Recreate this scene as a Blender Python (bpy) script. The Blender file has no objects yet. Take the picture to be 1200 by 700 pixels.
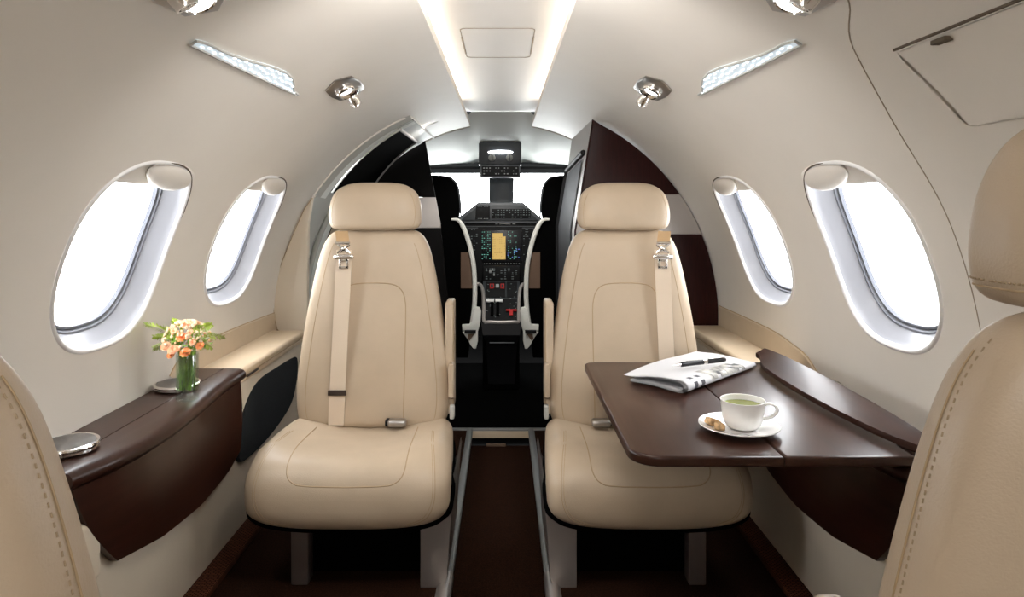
import bpy, bmesh, math, random
from mathutils import Vector, Matrix
from mathutils.geometry import delaunay_2d_cdt
from mathutils.bvhtree import BVHTree
random.seed(7)
S = bpy.context.scene
COL = S.collection
PI = math.pi
# ------------------------------------------------------------ camera
F, VX, VY = 820.0, 590.0, 242.0
CAM = Vector((.013, 0.0, 1.0))
cd = bpy.data.cameras.new('camera'); cam = bpy.data.objects.new('camera', cd); COL.objects.link(cam)
cam.location = CAM; cam.rotation_euler = (PI/2, 0, 0)
cd.sensor_width = 36; cd.lens = 36*F/1200
cd.shift_x = (600-VX)/1200; cd.shift_y = -(350-VY)/1200
cd.clip_start = .01; cd.clip_end = 100
S.camera = cam
# ------------------------------------------------------------ world and exposure
w = bpy.data.worlds.new('sky'); S.world = w; w.use_nodes = True
wb = w.node_tree.nodes['Background']
wb.inputs['Color'].default_value = (.97, .985, 1, 1); wb.inputs['Strength'].default_value = 8.2
S.view_settings.view_transform = 'Standard'; S.view_settings.look = 'None'
S.view_settings.exposure = 0.56; S.view_settings.gamma = 1.0
try: S.view_settings.use_curve_mapping = False
except Exception: pass
def area(name, loc, rot, sx, sy, power, color=(1, .97, .94)):
    l = bpy.data.lights.new(name, 'AREA'); l.shape = 'RECTANGLE'; l.size = sx; l.size_y = sy
    l.energy = power; l.color = color
    o = bpy.data.objects.new(name, l); COL.objects.link(o); o.location = loc; o.rotation_euler = rot
    return o
area('cabin_fill', (0, -.75, 1.38), (math.radians(38), 0, 0), .9, .5, 11.5)  # added fill light behind the camera, not a cabin fixture
area('cabin_fill', (0, 1.15, 1.37), (math.radians(70), 0, 0), .26, .10, 3.4)  # added fill under the ceiling, aimed forward at the seat backs
area('cockpit_ceiling_fill', (0, 4.40, 1.06), (math.radians(-128), 0, 0), 1.0, .22, 5.5, (.95, 1, .98))  # added area light for windshield bounce, brightens the cockpit ceiling

def spot(name, loc, target, power, ang, color=(1, .97, .92)):
    l = bpy.data.lights.new(name, 'SPOT'); l.energy = power; l.color = color; l.spot_size = math.radians(ang); l.spot_blend = .6; l.shadow_soft_size = .02
    o = bpy.data.objects.new(name, l); COL.objects.link(o); o.location = loc
    o.rotation_euler = (Vector(target)-Vector(loc)).to_track_quat('-Z', 'Y').to_euler(); return o
spot('cockpit_trim_fill', (0, 3.2, 1.47), (0, 3.85, .55), 14, 80)  # added spot to brighten the white pilot seat trims
spot('doorway_fill', (-.25, 3.15, 1.36), (-.9, 3.15, .75), 2.5, 110)  # added spot to brighten the entry door surround
# ------------------------------------------------------------ materials
def mat(name, col, rough=.5, metal=0, noise=0, nscale=60, bump=0, bscale=400, coat=0, spec=.5, emis=None, estr=0, trans=0, ior=1.45, alt=None, stretch=None):
    m = bpy.data.materials.new(name); m.use_nodes = True
    nt = m.node_tree; b = nt.nodes['Principled BSDF']
    b.inputs['Base Color'].default_value = (*col, 1); b.inputs['Roughness'].default_value = rough
    b.inputs['Metallic'].default_value = metal; b.inputs['Specular IOR Level'].default_value = spec
    b.inputs['Coat Weight'].default_value = coat; b.inputs['Coat Roughness'].default_value = .12
    b.inputs['Transmission Weight'].default_value = trans; b.inputs['IOR'].default_value = ior
    if emis: b.inputs['Emission Color'].default_value = (*emis, 1); b.inputs['Emission Strength'].default_value = estr
    tc = nt.nodes.new('ShaderNodeTexCoord')
    src = tc.outputs['Object']
    if stretch:
        mp = nt.nodes.new('ShaderNodeMapping'); mp.inputs['Scale'].default_value = stretch
        nt.links.new(src, mp.inputs['Vector']); src = mp.outputs['Vector']
    if noise or alt:
        n = nt.nodes.new('ShaderNodeTexNoise'); n.inputs['Scale'].default_value = nscale; n.inputs['Detail'].default_value = 4
        r = nt.nodes.new('ShaderNodeValToRGB')
        a = tuple(c*(1-noise) for c in col); c2 = alt or tuple(min(1, c*(1+noise)) for c in col)
        r.color_ramp.elements[0].position = .35; r.color_ramp.elements[1].position = .65
        r.color_ramp.elements[0].color = (*a, 1); r.color_ramp.elements[1].color = (*c2, 1)
        nt.links.new(src, n.inputs['Vector']); nt.links.new(n.outputs['Fac'], r.inputs['Fac']); nt.links.new(r.outputs['Color'], b.inputs['Base Color'])
    if bump:
        n = nt.nodes.new('ShaderNodeTexNoise'); n.inputs['Scale'].default_value = bscale; n.inputs['Detail'].default_value = 3
        bp = nt.nodes.new('ShaderNodeBump'); bp.inputs['Strength'].default_value = bump; bp.inputs['Distance'].default_value = .002
        nt.links.new(src, n.inputs['Vector']); nt.links.new(n.outputs['Fac'], bp.inputs['Height']); nt.links.new(bp.outputs['Normal'], b.inputs['Normal'])
    return m
M = {}
M['liner'] = mat('cream_liner', (.76, .715, .65), .55, noise=.012, nscale=6)
M['panel'] = mat('ceiling_white', (.64, .605, .56), .5, noise=.01, nscale=5)
M['leather'] = mat('beige_leather', (.485, .385, .278), .42, noise=.03, nscale=14, bump=.18, bscale=500)
M['ledge'] = mat('tan_leather', (.62, .49, .34), .45, noise=.03, nscale=14, bump=.2)
M['dado'] = mat('tan_dado', (.56, .45, .32), .55, noise=.02, nscale=20)
M['lower'] = mat('lower_wall_beige', (.66, .575, .46), .55, noise=.015, nscale=8)
M['seam'] = mat('seam_thread', (.40, .29, .17), .7)
M['stitch'] = mat('stitch_thread', (.36, .27, .17), .7)
M['groove'] = mat('dark_gap', (.10, .075, .05), .8)
M['gap'] = mat('soft_gap', (.33, .27, .2), .8)
M['wood'] = mat('dark_walnut', (.034, .0122, .0072), .34, noise=.2, nscale=3, coat=.12, spec=.35, stretch=(14, 1.2, 14))
M['redwood'] = mat('red_mahogany', (.020, .0036, .0028), .4, noise=.25, nscale=9, spec=.2, stretch=(14, 14, 1.5))
M['unlitwood'] = mat('unlit_dark_wood', (.003, .0025, .0025), .6, spec=.1)  # dark wood, its unlit look put into the base colour
M['black'] = mat('black_plastic', (.006, .006, .007), .6, spec=.3)
M['darkgrey'] = mat('dark_grey_plastic', (.035, .04, .045), .4)
M['midgrey'] = mat('mid_grey_plastic', (.12, .13, .14), .4)
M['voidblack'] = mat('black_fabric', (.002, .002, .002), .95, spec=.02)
M['bluefabric'] = mat('blue_black_fabric', (.008, .011, .014), .9, noise=.4, nscale=300)
M['chrome'] = mat('chrome', (.82, .80, .78), .12, 1)
M['brushed'] = mat('brushed_metal', (.42, .40, .38), .38, 1)
M['rail'] = mat('satin_rail', (.30, .31, .31), .5, .6)
M['legmetal'] = mat('satin_leg', (.40, .37, .35), .36, .85)
M['dimmetal'] = mat('brown_grey_leg', (.16, .13, .12), .5, .5)
M['greywhite'] = mat('cockpit_headliner', (.76, .78, .75), .7)
M['lightgrey'] = mat('light_grey_trim', (.45, .45, .42), .5)
M['bandgrey'] = mat('satin_band', (.42, .39, .37), .42, .35)
M['sidedoor'] = mat('slate_panel', (.04, .042, .05), .6, spec=.2)
M['white'] = mat('white_gloss', (.85, .85, .84), .25)
M['offwhite'] = mat('offwhite_edge', (.85, .85, .79), .6)
M['china'] = mat('white_china', (.88, .87, .85), .12, coat=.4)
M['tea'] = mat('green_tea', (.20, .22, .05), .08)
M['biscuit'] = mat('biscuit', (.55, .36, .19), .8, noise=.3, nscale=150, bump=.6, bscale=120)
M['rim'] = mat('window_rim', (.80, .79, .78), .3)
M['windowtrim'] = mat('window_trim', (.21, .21, .225), .3)
M['windowgrey'] = mat('window_seal', (.19, .20, .23), .4)
M['brown'] = mat('brown_patch', (.14, .085, .055), .7)
M['webbing'] = mat('belt_webbing', (.68, .56, .43), .7, bump=.4, bscale=900)
M['tanweb'] = mat('tan_webbing', (.50, .33, .17), .7)
M['slider'] = mat('belt_slider', (.03, .018, .012), .5)
M['paper'] = mat('newsprint', (.60, .595, .605), .85)
M['print'] = mat('news_photo', (.18, .18, .19), .85, alt=(.62, .60, .55), noise=.5, nscale=38)
M['text'] = mat('news_ink', (.08, .08, .09), .85)
M['orange'] = mat('orange_petal', (.90, .30, .08), .6, alt=(.95, .45, .2), noise=.1, nscale=60)
M['peach'] = mat('peach_petal', (.92, .46, .26), .6, alt=(.95, .6, .38), noise=.1, nscale=60)
M['bud'] = mat('cream_bud', (.80, .62, .42), .6)
M['fern'] = mat('fern_green', (.42, .52, .10), .6, noise=.3, nscale=40)
M['stem'] = mat('stem_green', (.22, .40, .05), .5, noise=.35, nscale=60)
M['seatedge'] = mat('gloss_black', (.01, .01, .012), .3)
M['screenmap'] = mat('map_screen', (.02, .02, .02), .4, emis=(.55, .36, .10), estr=.8)
M['dotwhite'] = mat('panel_marking', (.4, .42, .42), .5)
M['dotdim'] = mat('panel_marking_dim', (.20, .24, .24), .5)
M['dotgreen'] = mat('screen_text', (.02, .05, .04), .5, emis=(.12, .35, .28), estr=.9)
M['dotblue'] = mat('screen_text_blue', (.02, .03, .08), .5, emis=(.12, .2, .6), estr=.9)
M['red'] = mat('red_handle', (.5, .02, .02), .5)
M['led'] = mat('cove_light', (1, 1, 1), .5, emis=(1, .93, .84), estr=8.5)
M['bulb'] = mat('reading_bulb', (1, 1, 1), .5, emis=(.95, .97, 1), estr=5)
M['lens'] = mat('frosted_lens', (.52, .60, .63), .35, emis=(.8, .9, 1), estr=.28)
M['lensdot'] = mat('lens_prism', (.85, .92, .95), .2, emis=(.85, .93, 1), estr=.8)
def carpet(name, a, b, scale, wave=False):
    m = bpy.data.materials.new(name); m.use_nodes = True; nt = m.node_tree; p = nt.nodes['Principled BSDF']
    p.inputs['Roughness'].default_value = .95; p.inputs['Specular IOR Level'].default_value = .1
    tc = nt.nodes.new('ShaderNodeTexCoord'); r = nt.nodes.new('ShaderNodeValToRGB')
    if wave:
        t = nt.nodes.new('ShaderNodeTexBrick'); t.inputs['Scale'].default_value = 1; t.inputs['Brick Width'].default_value = .014; t.inputs['Row Height'].default_value = .006
        t.inputs['Mortar Size'].default_value = .0016; t.inputs['Color1'].default_value = (1, 1, 1, 1); t.inputs['Color2'].default_value = (.7, .7, .7, 1); t.inputs['Mortar'].default_value = (0, 0, 0, 1)
    else:
        t = nt.nodes.new('ShaderNodeTexNoise'); t.inputs['Scale'].default_value = scale; t.inputs['Detail'].default_value = 5; t.inputs['Roughness'].default_value = .8
    fac = t.outputs['Color'] if wave else t.outputs['Fac']
    nt.links.new(tc.outputs['Object'], t.inputs['Vector']); nt.links.new(fac, r.inputs['Fac'])
    r.color_ramp.elements[0].color = (*a, 1); r.color_ramp.elements[1].color = (*b, 1)
    if not wave: r.color_ramp.elements[0].position = .38; r.color_ramp.elements[1].position = .66
    nt.links.new(r.outputs['Color'], p.inputs['Base Color'])
    bp = nt.nodes.new('ShaderNodeBump'); bp.inputs['Strength'].default_value = .6; bp.inputs['Distance'].default_value = .003
    nt.links.new(fac, bp.inputs['Height']); nt.links.new(bp.outputs['Normal'], p.inputs['Normal'])
    return m
M['carpet'] = carpet('brown_carpet', (.006, .0018, .0008), (.042, .015, .006), 240)
M['ribcarpet'] = carpet('ribbed_carpet', (.022, .006, .003), (.17, .062, .03), 1, True)
def glass(name, tint, gloss=.03):
    m = bpy.data.materials.new(name); m.use_nodes = True; nt = m.node_tree; nt.nodes.clear()
    o = nt.nodes.new('ShaderNodeOutputMaterial'); mx = nt.nodes.new('ShaderNodeMixShader')
    t = nt.nodes.new('ShaderNodeBsdfTransparent'); g = nt.nodes.new('ShaderNodeBsdfGlossy'); g.inputs['Roughness'].default_value = .02
    t.inputs['Color'].default_value = (*tint, 1)
    mx.inputs[0].default_value = gloss; nt.links.new(t.outputs[0], mx.inputs[1]); nt.links.new(g.outputs[0], mx.inputs[2]); nt.links.new(mx.outputs[0], o.inputs[0])
    return m
M['pane'] = glass('window_pane', (.98, .99, 1))
M['glass'] = glass('clear_glass', (.90, .94, .92), .12)
M['water'] = glass('green_water', (.90, .97, .84))

# ------------------------------------------------------------ mesh helpers
class MB:
    def __init__(s): s.bm = bmesh.new(); s.mats = []
    def mi(s, m):
        if m not in s.mats: s.mats.append(m)
        return s.mats.index(m)
    def grid(s, rows, m, cu=False, cv=False, capa=False, capb=False, flip=False):
        """rows: list of equally long point lists"""
        k = s.mi(m); V = [[s.bm.verts.new(p) for p in r] for r in rows]; n = len(V[0])
        for i in range(len(V)-(0 if cv else 1)):
            for j in range(n-(0 if cu else 1)):
                a, b, c, d = V[i][j], V[i][(j+1) % n], V[(i+1) % len(V)][(j+1) % n], V[(i+1) % len(V)][j]
                f = s.bm.faces.new((d, c, b, a) if flip else (a, b, c, d)); f.material_index = k; f.smooth = True
        for flag, r in ((capa, V[0][::-1]), (capb, V[-1])):
            if flag:
                f = s.bm.faces.new(r if not flip else r[::-1]); f.material_index = k; f.smooth = True
        return V
    def box(s, c, d, m, r=0, seg=3, mtx=None):
        t = bmesh.new(); bmesh.ops.create_cube(t, size=1)
        for v in t.verts: v.co = Vector((v.co.x*d[0], v.co.y*d[1], v.co.z*d[2]))
        if r: bmesh.ops.bevel(t, geom=t.edges[:], offset=min(r, .49*min(d)), segments=seg, profile=.5, affect='EDGES')
        if mtx:
            for v in t.verts: v.co = mtx @ v.co
        for v in t.verts: v.co += Vector(c)
        s.merge(t, m, r > 0)
    def merge(s, t, m, smooth=True):
        k = s.mi(m); mp = {}
        for v in t.verts: mp[v] = s.bm.verts.new(v.co)
        for f in t.faces:
            try: g = s.bm.faces.new([mp[v] for v in f.verts]); g.material_index = k; g.smooth = smooth
            except ValueError: pass
        t.free()
    def prism(s, poly, axis, a, b, m, bev=0, seg=3):
        """poly of 2D points; axis 'x','y','z' is the extrusion axis between a and b"""
        def P(p, h):
            return {'x': (h, p[0], p[1]), 'y': (p[0], h, p[1]), 'z': (p[0], p[1], h)}[axis]
        t = bmesh.new(); A = [t.verts.new(P(p, a)) for p in poly]; B = [t.verts.new(P(p, b)) for p in poly]
        f1 = t.faces.new(A); f2 = t.faces.new(B[::-1]); n = len(poly)
        for i in range(n): t.faces.new((A[i], B[i], B[(i+1) % n], A[(i+1) % n]))
        bmesh.ops.recalc_face_normals(t, faces=t.faces[:])
        if bev:
            ed = [e for e in t.edges if (e.verts[0] in A) == (e.verts[1] in A)]
            bmesh.ops.bevel(t, geom=ed, offset=bev, segments=seg, profile=.5, affect='EDGES')
        s.merge(t, m, bev > 0)
    def tube(s, pts, r, m, n=8, closed=False, caps=True, flat=None, up=None):
        """round tube along points; flat=(w,h) makes an elliptic / ribbon section"""
        P = [Vector(p) for p in pts]; N = len(P); rows = []; prev = None
        for i in range(N):
            a = P[i-1] if (i or closed) else P[0]; b = P[(i+1) % N] if (i < N-1 or closed) else P[-1]
            t = (b-a).normalized() if (b-a).length > 1e-9 else Vector((0, 0, 1))
            u = Vector(up) if up else (prev if prev is not None else (Vector((0, 0, 1)) if abs(t.z) < .9 else Vector((1, 0, 0))))
            x = t.cross(u)
            if x.length < 1e-6: x = t.orthogonal()
            x.normalize(); y = x.cross(t).normalized(); prev = y
            rr = r[i] if isinstance(r, (list, tuple)) else r
            fw, fh = flat if flat else (1, 1)
            rows.append([P[i]+x*math.cos(2*PI*k/n)*rr*fw+y*math.sin(2*PI*k/n)*rr*fh for k in range(n)])
        s.grid(rows, m, cu=True, cv=closed, capa=caps and not closed, capb=caps and not closed)
    def lathe(s, prof, m, c=(0, 0, 0), n=32, mtx=None):
        rows = []
        for r, z in prof:
            row = []
            for k in range(n):
                v = Vector((r*math.cos(2*PI*k/n), r*math.sin(2*PI*k/n), z))
                if mtx: v = mtx @ v
                row.append(v+Vector(c))
            rows.append(row)
        s.grid(rows, m, cu=True, capa=True, capb=True)
    def loft(s, secs, m, plane='xy', n=40, deform=None):
        """secs: (centre, a, b, exponent)"""
        rows = []
        for c, a, b, e in secs:
            row = []
            for k in range(n):
                t = 2*PI*k/n; ct, st = math.cos(t), math.sin(t)
                u = a*math.copysign(abs(ct)**(2/e), ct); v = b*math.copysign(abs(st)**(2/e), st)
                p = Vector((c[0]+u, c[1]+v, c[2])) if plane == 'xy' else Vector((c[0]+u, c[1], c[2]+v))
                if deform: p = deform(p)
                row.append(p)
            rows.append(row)
        s.grid(rows, m, cu=True, capa=True, capb=True)
    def sphere(s, c, r, m, sc=(1, 1, 1), seg=10):
        t = bmesh.new(); bmesh.ops.create_uvsphere(t, u_segments=seg, v_segments=max(4, seg//2+1), radius=r)
        for v in t.verts: v.co = Vector((v.co.x*sc[0], v.co.y*sc[1], v.co.z*sc[2]))+Vector(c)
        s.merge(t, m)
    def bvh(s): s.bm.normal_update(); return BVHTree.FromBMesh(s.bm)
    def build(s, name, parent=None, loc=None, recalc=True, sharp=40):
        if recalc: bmesh.ops.recalc_face_normals(s.bm, faces=s.bm.faces[:])
        me = bpy.data.meshes.new(name); s.bm.to_mesh(me); s.bm.free()
        for m in s.mats: me.materials.append(m)
        try: me.set_sharp_from_angle(angle=math.radians(sharp))
        except Exception: pass
        o = bpy.data.objects.new(name, me); COL.objects.link(o)
        if parent: o.parent = parent
        if loc: o.location = loc
        return o
def structure(o): o['kind'] = 'structure'; return o
def tag(o, label, cat, group=None):
    o['label'] = label; o['category'] = cat
    if group: o['group'] = group
    return o
def thing(name, label, cat, loc=(0, 0, 0), rz=0, group=None):
    o = bpy.data.objects.new(name, None); COL.objects.link(o); o.empty_display_size = .05
    o.location = loc; o.rotation_euler = (0, 0, rz)
    return tag(o, label, cat, group)
def copy_tree(o, parent=None):
    c = o.copy(); COL.objects.link(c); c.parent = parent
    for ch in list(o.children): copy_tree(ch, c)
    return c
def dens(secs, n=3):
    P = secs
    out = []
    for i in range(len(P)-1):
        p0, p1, p2, p3 = P[max(i-1, 0)], P[i], P[i+1], P[min(i+2, len(P)-1)]
        for k in range(n):
            t = k/n; out.append(tuple(.5*((2*b)+(c-a)*t+(2*a-5*b+4*c-d)*t*t+(3*b-a-3*c+d)*t**3) for a, b, c, d in zip(p0, p1, p2, p3)))
    out.append(P[-1]); return out
def lerp(a, b, t): return a+(b-a)*t
def interp(tab, x):
    if x <= tab[0][0]: return tab[0][1]
    for (a, fa), (b, fb) in zip(tab, tab[1:]):
        if x <= b: return lerp(fa, fb, (x-a)/(b-a))
    return tab[-1][1]
def smooth(pts, n=6):
    """Catmull-Rom through points"""
    out = []; P = [Vector(p) for p in pts]
    for i in range(len(P)-1):
        p0 = P[max(i-1, 0)]; p1 = P[i]; p2 = P[i+1]; p3 = P[min(i+2, len(P)-1)]
        for k in range(n):
            t = k/n
            out.append(.5*((2*p1)+(p2-p0)*t+(2*p0-5*p1+4*p2-p3)*t*t+(3*p1-p0-3*p2+p3)*t**3))
    out.append(P[-1]); return out
def at(px, py, Y):
    return Vector((CAM.x+(px-VX)/F*Y, Y, CAM.z+(VY-py)/F*Y))

# ------------------------------------------------------------ cabin shell
R, ZC = .885, .55
rad = math.radians
def W(side, y, th, r=R): return Vector((side*r*math.cos(rad(th)), y, ZC+r*math.sin(rad(th))))
YA = -1.6; YF = 3.67; TE = 79.5
def win_loop(yc, hy, tc=23.4, ht=14.3, n=56, grow=0, e=2.7):
    L = []
    for k in range(n):
        t = 2*PI*k/n; c, s_ = math.cos(t), math.sin(t)
        u = math.copysign(abs(c)**(2/e), c)*(hy+grow); v = math.copysign(abs(s_)**(2/e), s_)*(ht+grow/R*57.3)
        L.append((yc+u-.028*v/ht, tc+v))
    return L
WINS = [(1.515, .205), (2.215, .222)]
def inside(p, L):
    c = False; n = len(L)
    for i in range(n):
        a, b = L[i], L[i-1]
        if (a[1] > p[1]) != (b[1] > p[1]) and p[0] < (b[0]-a[0])*(p[1]-a[1])/(b[1]-a[1])+a[0]: c = not c
    return c
def liner(side, outline, name):
    sc = R*PI/180
    holes = [win_loop(*wn) for wn in WINS]
    P = []; E = []
    def loop(L):
        b = len(P)
        for q in L: P.append(Vector((q[0], q[1]*sc)))
        for i in range(len(L)): E.append((b+i, b+(i+1) % len(L)))
    dens = []
    for i in range(len(outline)):
        a = outline[i]; b = outline[(i+1) % len(outline)]
        d = math.hypot(b[0]-a[0], (b[1]-a[1])*sc); k = max(1, int(d/.06))
        for j in range(k): dens.append((lerp(a[0], b[0], j/k), lerp(a[1], b[1], j/k)))
    loop(dens)
    for h in holes: loop(h)
    y = YA+.05
    while y < YF:
        t = -4
        while t < TE-1:
            if inside((y, t), dens) and not any(inside((y, t), win_loop(wn[0], wn[1], grow=.02)) for wn in WINS): P.append(Vector((y, t*sc)))
            t += 3
        y += .07
    vs, es, fs, *_ = delaunay_2d_cdt(P, E, [], 0, 1e-6)
    mb = MB(); k = mb.mi(M['liner'])
    V = [mb.bm.verts.new(W(side, v.x, v.y/sc)) for v in vs]
    for f in fs:
        c = (sum(vs[i].x for i in f)/3, sum(vs[i].y for i in f)/3/sc)
        if inside(c, dens) and not any(inside(c, h) for h in holes):
            ff = mb.bm.faces.new([V[i] for i in f]); ff.material_index = k; ff.smooth = True
    for v in [v for v in mb.bm.verts if not v.link_faces]: mb.bm.verts.remove(v)
    mb.bm.normal_update()
    for f in mb.bm.faces:
        c = f.calc_center_median()
        if f.normal.dot(Vector((-c.x, 0, ZC-c.z))) < 0: f.normal_flip()
    o = mb.build(name, recalc=False, sharp=180)
    nor = [(Vector((-v.co.x, 0, ZC-v.co.z))).normalized() for v in o.data.vertices]
    o.data.normals_split_custom_set_from_vertices(nor)
    return structure(o)
corner = [(2.75, -6.5), (2.75, 62), (2.765, 64.5), (2.80, 66), (2.86, 66.4), (YF, 66.4)]
wl = liner(-1, [(YA, -6.5)]+corner+[(YF, TE), (YA, TE)], 'wall_left')
wr = liner(1, [(YA, -6.5), (YF, -6.5), (YF, TE), (YA, TE)], 'wall_right')
def strip(name, side, th, y0, y1, r0, r1, m, n=24):
    """curved sheet along the arc between stations y0,r0 and y1,r1"""
    mb = MB(); T = [lerp(th[0], th[1], i/n) for i in range(n+1)]
    mb.grid([[W(side, y0, t, r0) for t in T], [W(side, y1, t, r1) for t in T]], m)
    return mb
# edge beads of the liners
mb = MB()
mb.tube([W(-1, 2.752, t, R-.001) for t in range(-6, 63, 2)]+[W(-1, *c, R-.001) for c in corner[2:]], .005, M['liner'])
structure(mb.build('trim_1'))
for side, nm in ((-1, 'trim_2'), (1, 'trim_3')):
    mb = MB()
    e = [W(side, YF, t) for t in range(62 if side < 0 else 60, 80, 2)]+[W(side, YF, TE)]
    mb.tube(e, .006, M['liner'])
    mb.grid([[W(side, y, TE) for y in (YA, YF)], [Vector((side*.163, y, 1.450)) for y in (YA, YF)], [Vector((side*.245, y, 1.452)) for y in (YA, YF)], [Vector((side*.25, y, 1.51)) for y in (YA, YF)]], M['liner'])
    structure(mb.build(nm))
# ceiling panel with escape hatch outline
mb = MB()
mb.grid([[Vector((x, y, 1.497)) for x in (-.26, -.13, 0, .13, .26)] for y in (YA, .5, 1.5, 2.5, 3.67)], M['panel'])
structure(mb.build('ceiling'))
mb = MB()
def rrect(cx, cy, hx, hy, r, n=5):
    L = []
    for sx, sy, a in ((1, 1, 0), (-1, 1, 90), (-1, -1, 180), (1, -1, 270)):
        for k in range(n+1):
            t = rad(a+90*k/n); L.append((cx+sx*(hx-r)+r*math.cos(t), cy+sy*(hy-r)+r*math.sin(t)))
    return L
mb.tube([(x, y, 1.4965) for x, y in rrect(-.004, 2.14, .105, .19, .02)], .0012, M['gap'], closed=True)
for x in (-.109, .101): mb.box((x, 2.16, 1.4955), (.005, .22, .003), M['gap'], .001)
structure(mb.build('trim_4'))
# cove light strips: real LED ribbons on the cove shelves
for side in (-1, 1):
    mb = MB(); mb.box((side*.183, .85, 1.4545), (.012, 4.8, .005), M['led'], .001)
    tag(mb.build('cove_light_strip'), ('left' if side < 0 else 'right')+' glowing cove light strip along the edge of the white ceiling panel', 'light', 'cove lights')
# aft bulkhead, and the dark fuselage skin around the doorway and cockpit
mb = MB(); mb.grid([[Vector((x, YA, z)) for x in (-1, 0, 1)] for z in (-.1, .5, 1.5)], M['liner']); structure(mb.build('wall_aft'))
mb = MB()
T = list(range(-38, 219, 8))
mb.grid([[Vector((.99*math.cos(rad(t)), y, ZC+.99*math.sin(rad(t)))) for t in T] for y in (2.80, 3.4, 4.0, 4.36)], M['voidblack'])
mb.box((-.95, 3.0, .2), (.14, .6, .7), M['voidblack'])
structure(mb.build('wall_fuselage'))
# seams in the right wall: emergency exit outline and folding panel
mb = MB()
pts = smooth([(.90, 61, 0), (.93, 59.5, 0), (.975, 56, 0), (1.075, 51.5, 0), (1.165, 41, 0), (1.195, 29.7, 0), (1.222, 20.1, 0), (1.236, 12.9, 0), (1.236, 3, 0)])
mb.tube([W(1, p.x, p.y, R-.0002) for p in pts], .0012, M['gap'])
structure(mb.build('trim_5'))
mb = MB(); L = rrect(.70, 44.6, .312, 4.9, 1); L = []
for sx, sy, a in ((1, 1, 0), (-1, 1, 90), (-1, -1, 180), (1, -1, 270)):
    for k in range(6):
        t = rad(a+18*k); L.append((.70+sx*.29+.022*math.cos(t), 44.6+sy*3.6+1.4*math.sin(t)))
n = len(L)
rows = []
for sc_, r in ((1.0, R-.0003), (.995, R-.0025), (.975, R-.0035)):
    rows.append([W(1, .70+(y-.70)*sc_, 44.6+(t-44.6)*sc_, r) for y, t in L])
mb.grid(rows, M['liner'], cu=True)
rr_ = []
for k in range(9):
    f = 1-2*k/8
    rr_.append([W(1, .70+.30*g, 44.6+4.75*f, R-.0035) for g in (-.99, -.5, 0, .5, .99)])
mb.grid(rr_, M['liner'])
mb.tube([W(1, y, 49.7, R-.002) for y in (.39, .6, .8, 1.0)], .0022, M['groove'])
mb.box(W(1, .90, 49.0, R-.006), (.012, .03, .006), M['groove'], .001)
structure(mb.build('trim_6'))

# ------------------------------------------------------------ windows
num = 0
for side in (-1, 1):
    for wi, (yc, hy) in enumerate(WINS):
        num += 1
        mb = MB(); Lp = [win_loop(yc, hy, grow=g) for g in (.006, .0045, 0, -.004, -.008, -.010, -.028, -.031, -.038)]
        rs = (R-.0002, R-.004, R-.005, R-.001, R+.004, R+.018, R+.05, R+.052, R+.053)
        rows = [[W(side, y, t, r) for y, t in L] for L, r in zip(Lp, rs)]
        mb.grid(rows[:5], M['rim'], cu=True); mb.grid(rows[4:7], M['windowtrim'], cu=True)
        fr = structure(mb.build('window_%d' % num, sharp=60))
        mb = MB(); L2 = [win_loop(yc, hy, grow=g) for g in (-.026, -.031, -.034, -.037, -.041, -.045)]; r2 = (R+.046, R+.046, R+.053, R+.050, R+.050, R+.058)
        mb.grid([[W(side, y, t, r) for y, t in L] for L, r in zip(L2, r2)], M['windowgrey'], cu=True)
        mb.build('inner_frame', fr)
        mb = MB(); rr_ = []
        for sc_ in (1.0, .7, .35, .02):
            rr_.append([W(side, yc+(y-yc)*sc_, 23.4+(t-23.4)*sc_, R+.054) for y, t in win_loop(yc, hy, grow=-.036)])
        mb.grid(rr_, M['pane'], cu=True, capb=True); mb.build('pane', fr)
        # retracted pull-down shade: its edge and bulging grip at the top of the opening
        mb = MB(); rows = []
        for t, r in ((38.0, R+.012), (36, R+.012), (34.2, R+.012), (33.6, R+.015), (33.6, R+.018), (36, R+.021), (38.5, R+.022)):
            rows.append([W(side, yc-.02+hy*.93*u/8, t, r) for u in range(-8, 9)])
        mb.grid(rows, M['liner'])
        mb.build('shade', fr)
        mb = MB(); rows = []
        for i in range(9):
            f = PI*i/8; rows.append([])
            for k in range(20):
                a = 2*PI*k/20
                dy = .112*math.cos(f); dt = 2.5*math.sin(f)*math.cos(a); dr = .018*math.sin(f)*math.sin(a)
                rows[-1].append(W(side, yc+.045+dy, 35.6+dt-.6*math.cos(f), R+.008+dr))
        mb.grid(rows, M['liner'], cu=True, capa=True, capb=True)
        mb.build('shade_grip', fr)
        mb = MB(); mb.tube([W(side, y, t, R-.001) for y, t in smooth2] if False else [W(side, y, t, R-.0035) for y, t in win_loop(yc, hy, grow=.004)[2:15]], [.0005]+[.0022]*11+[.0005], M['groove'])
        mb.build('gap_line', fr)

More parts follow.
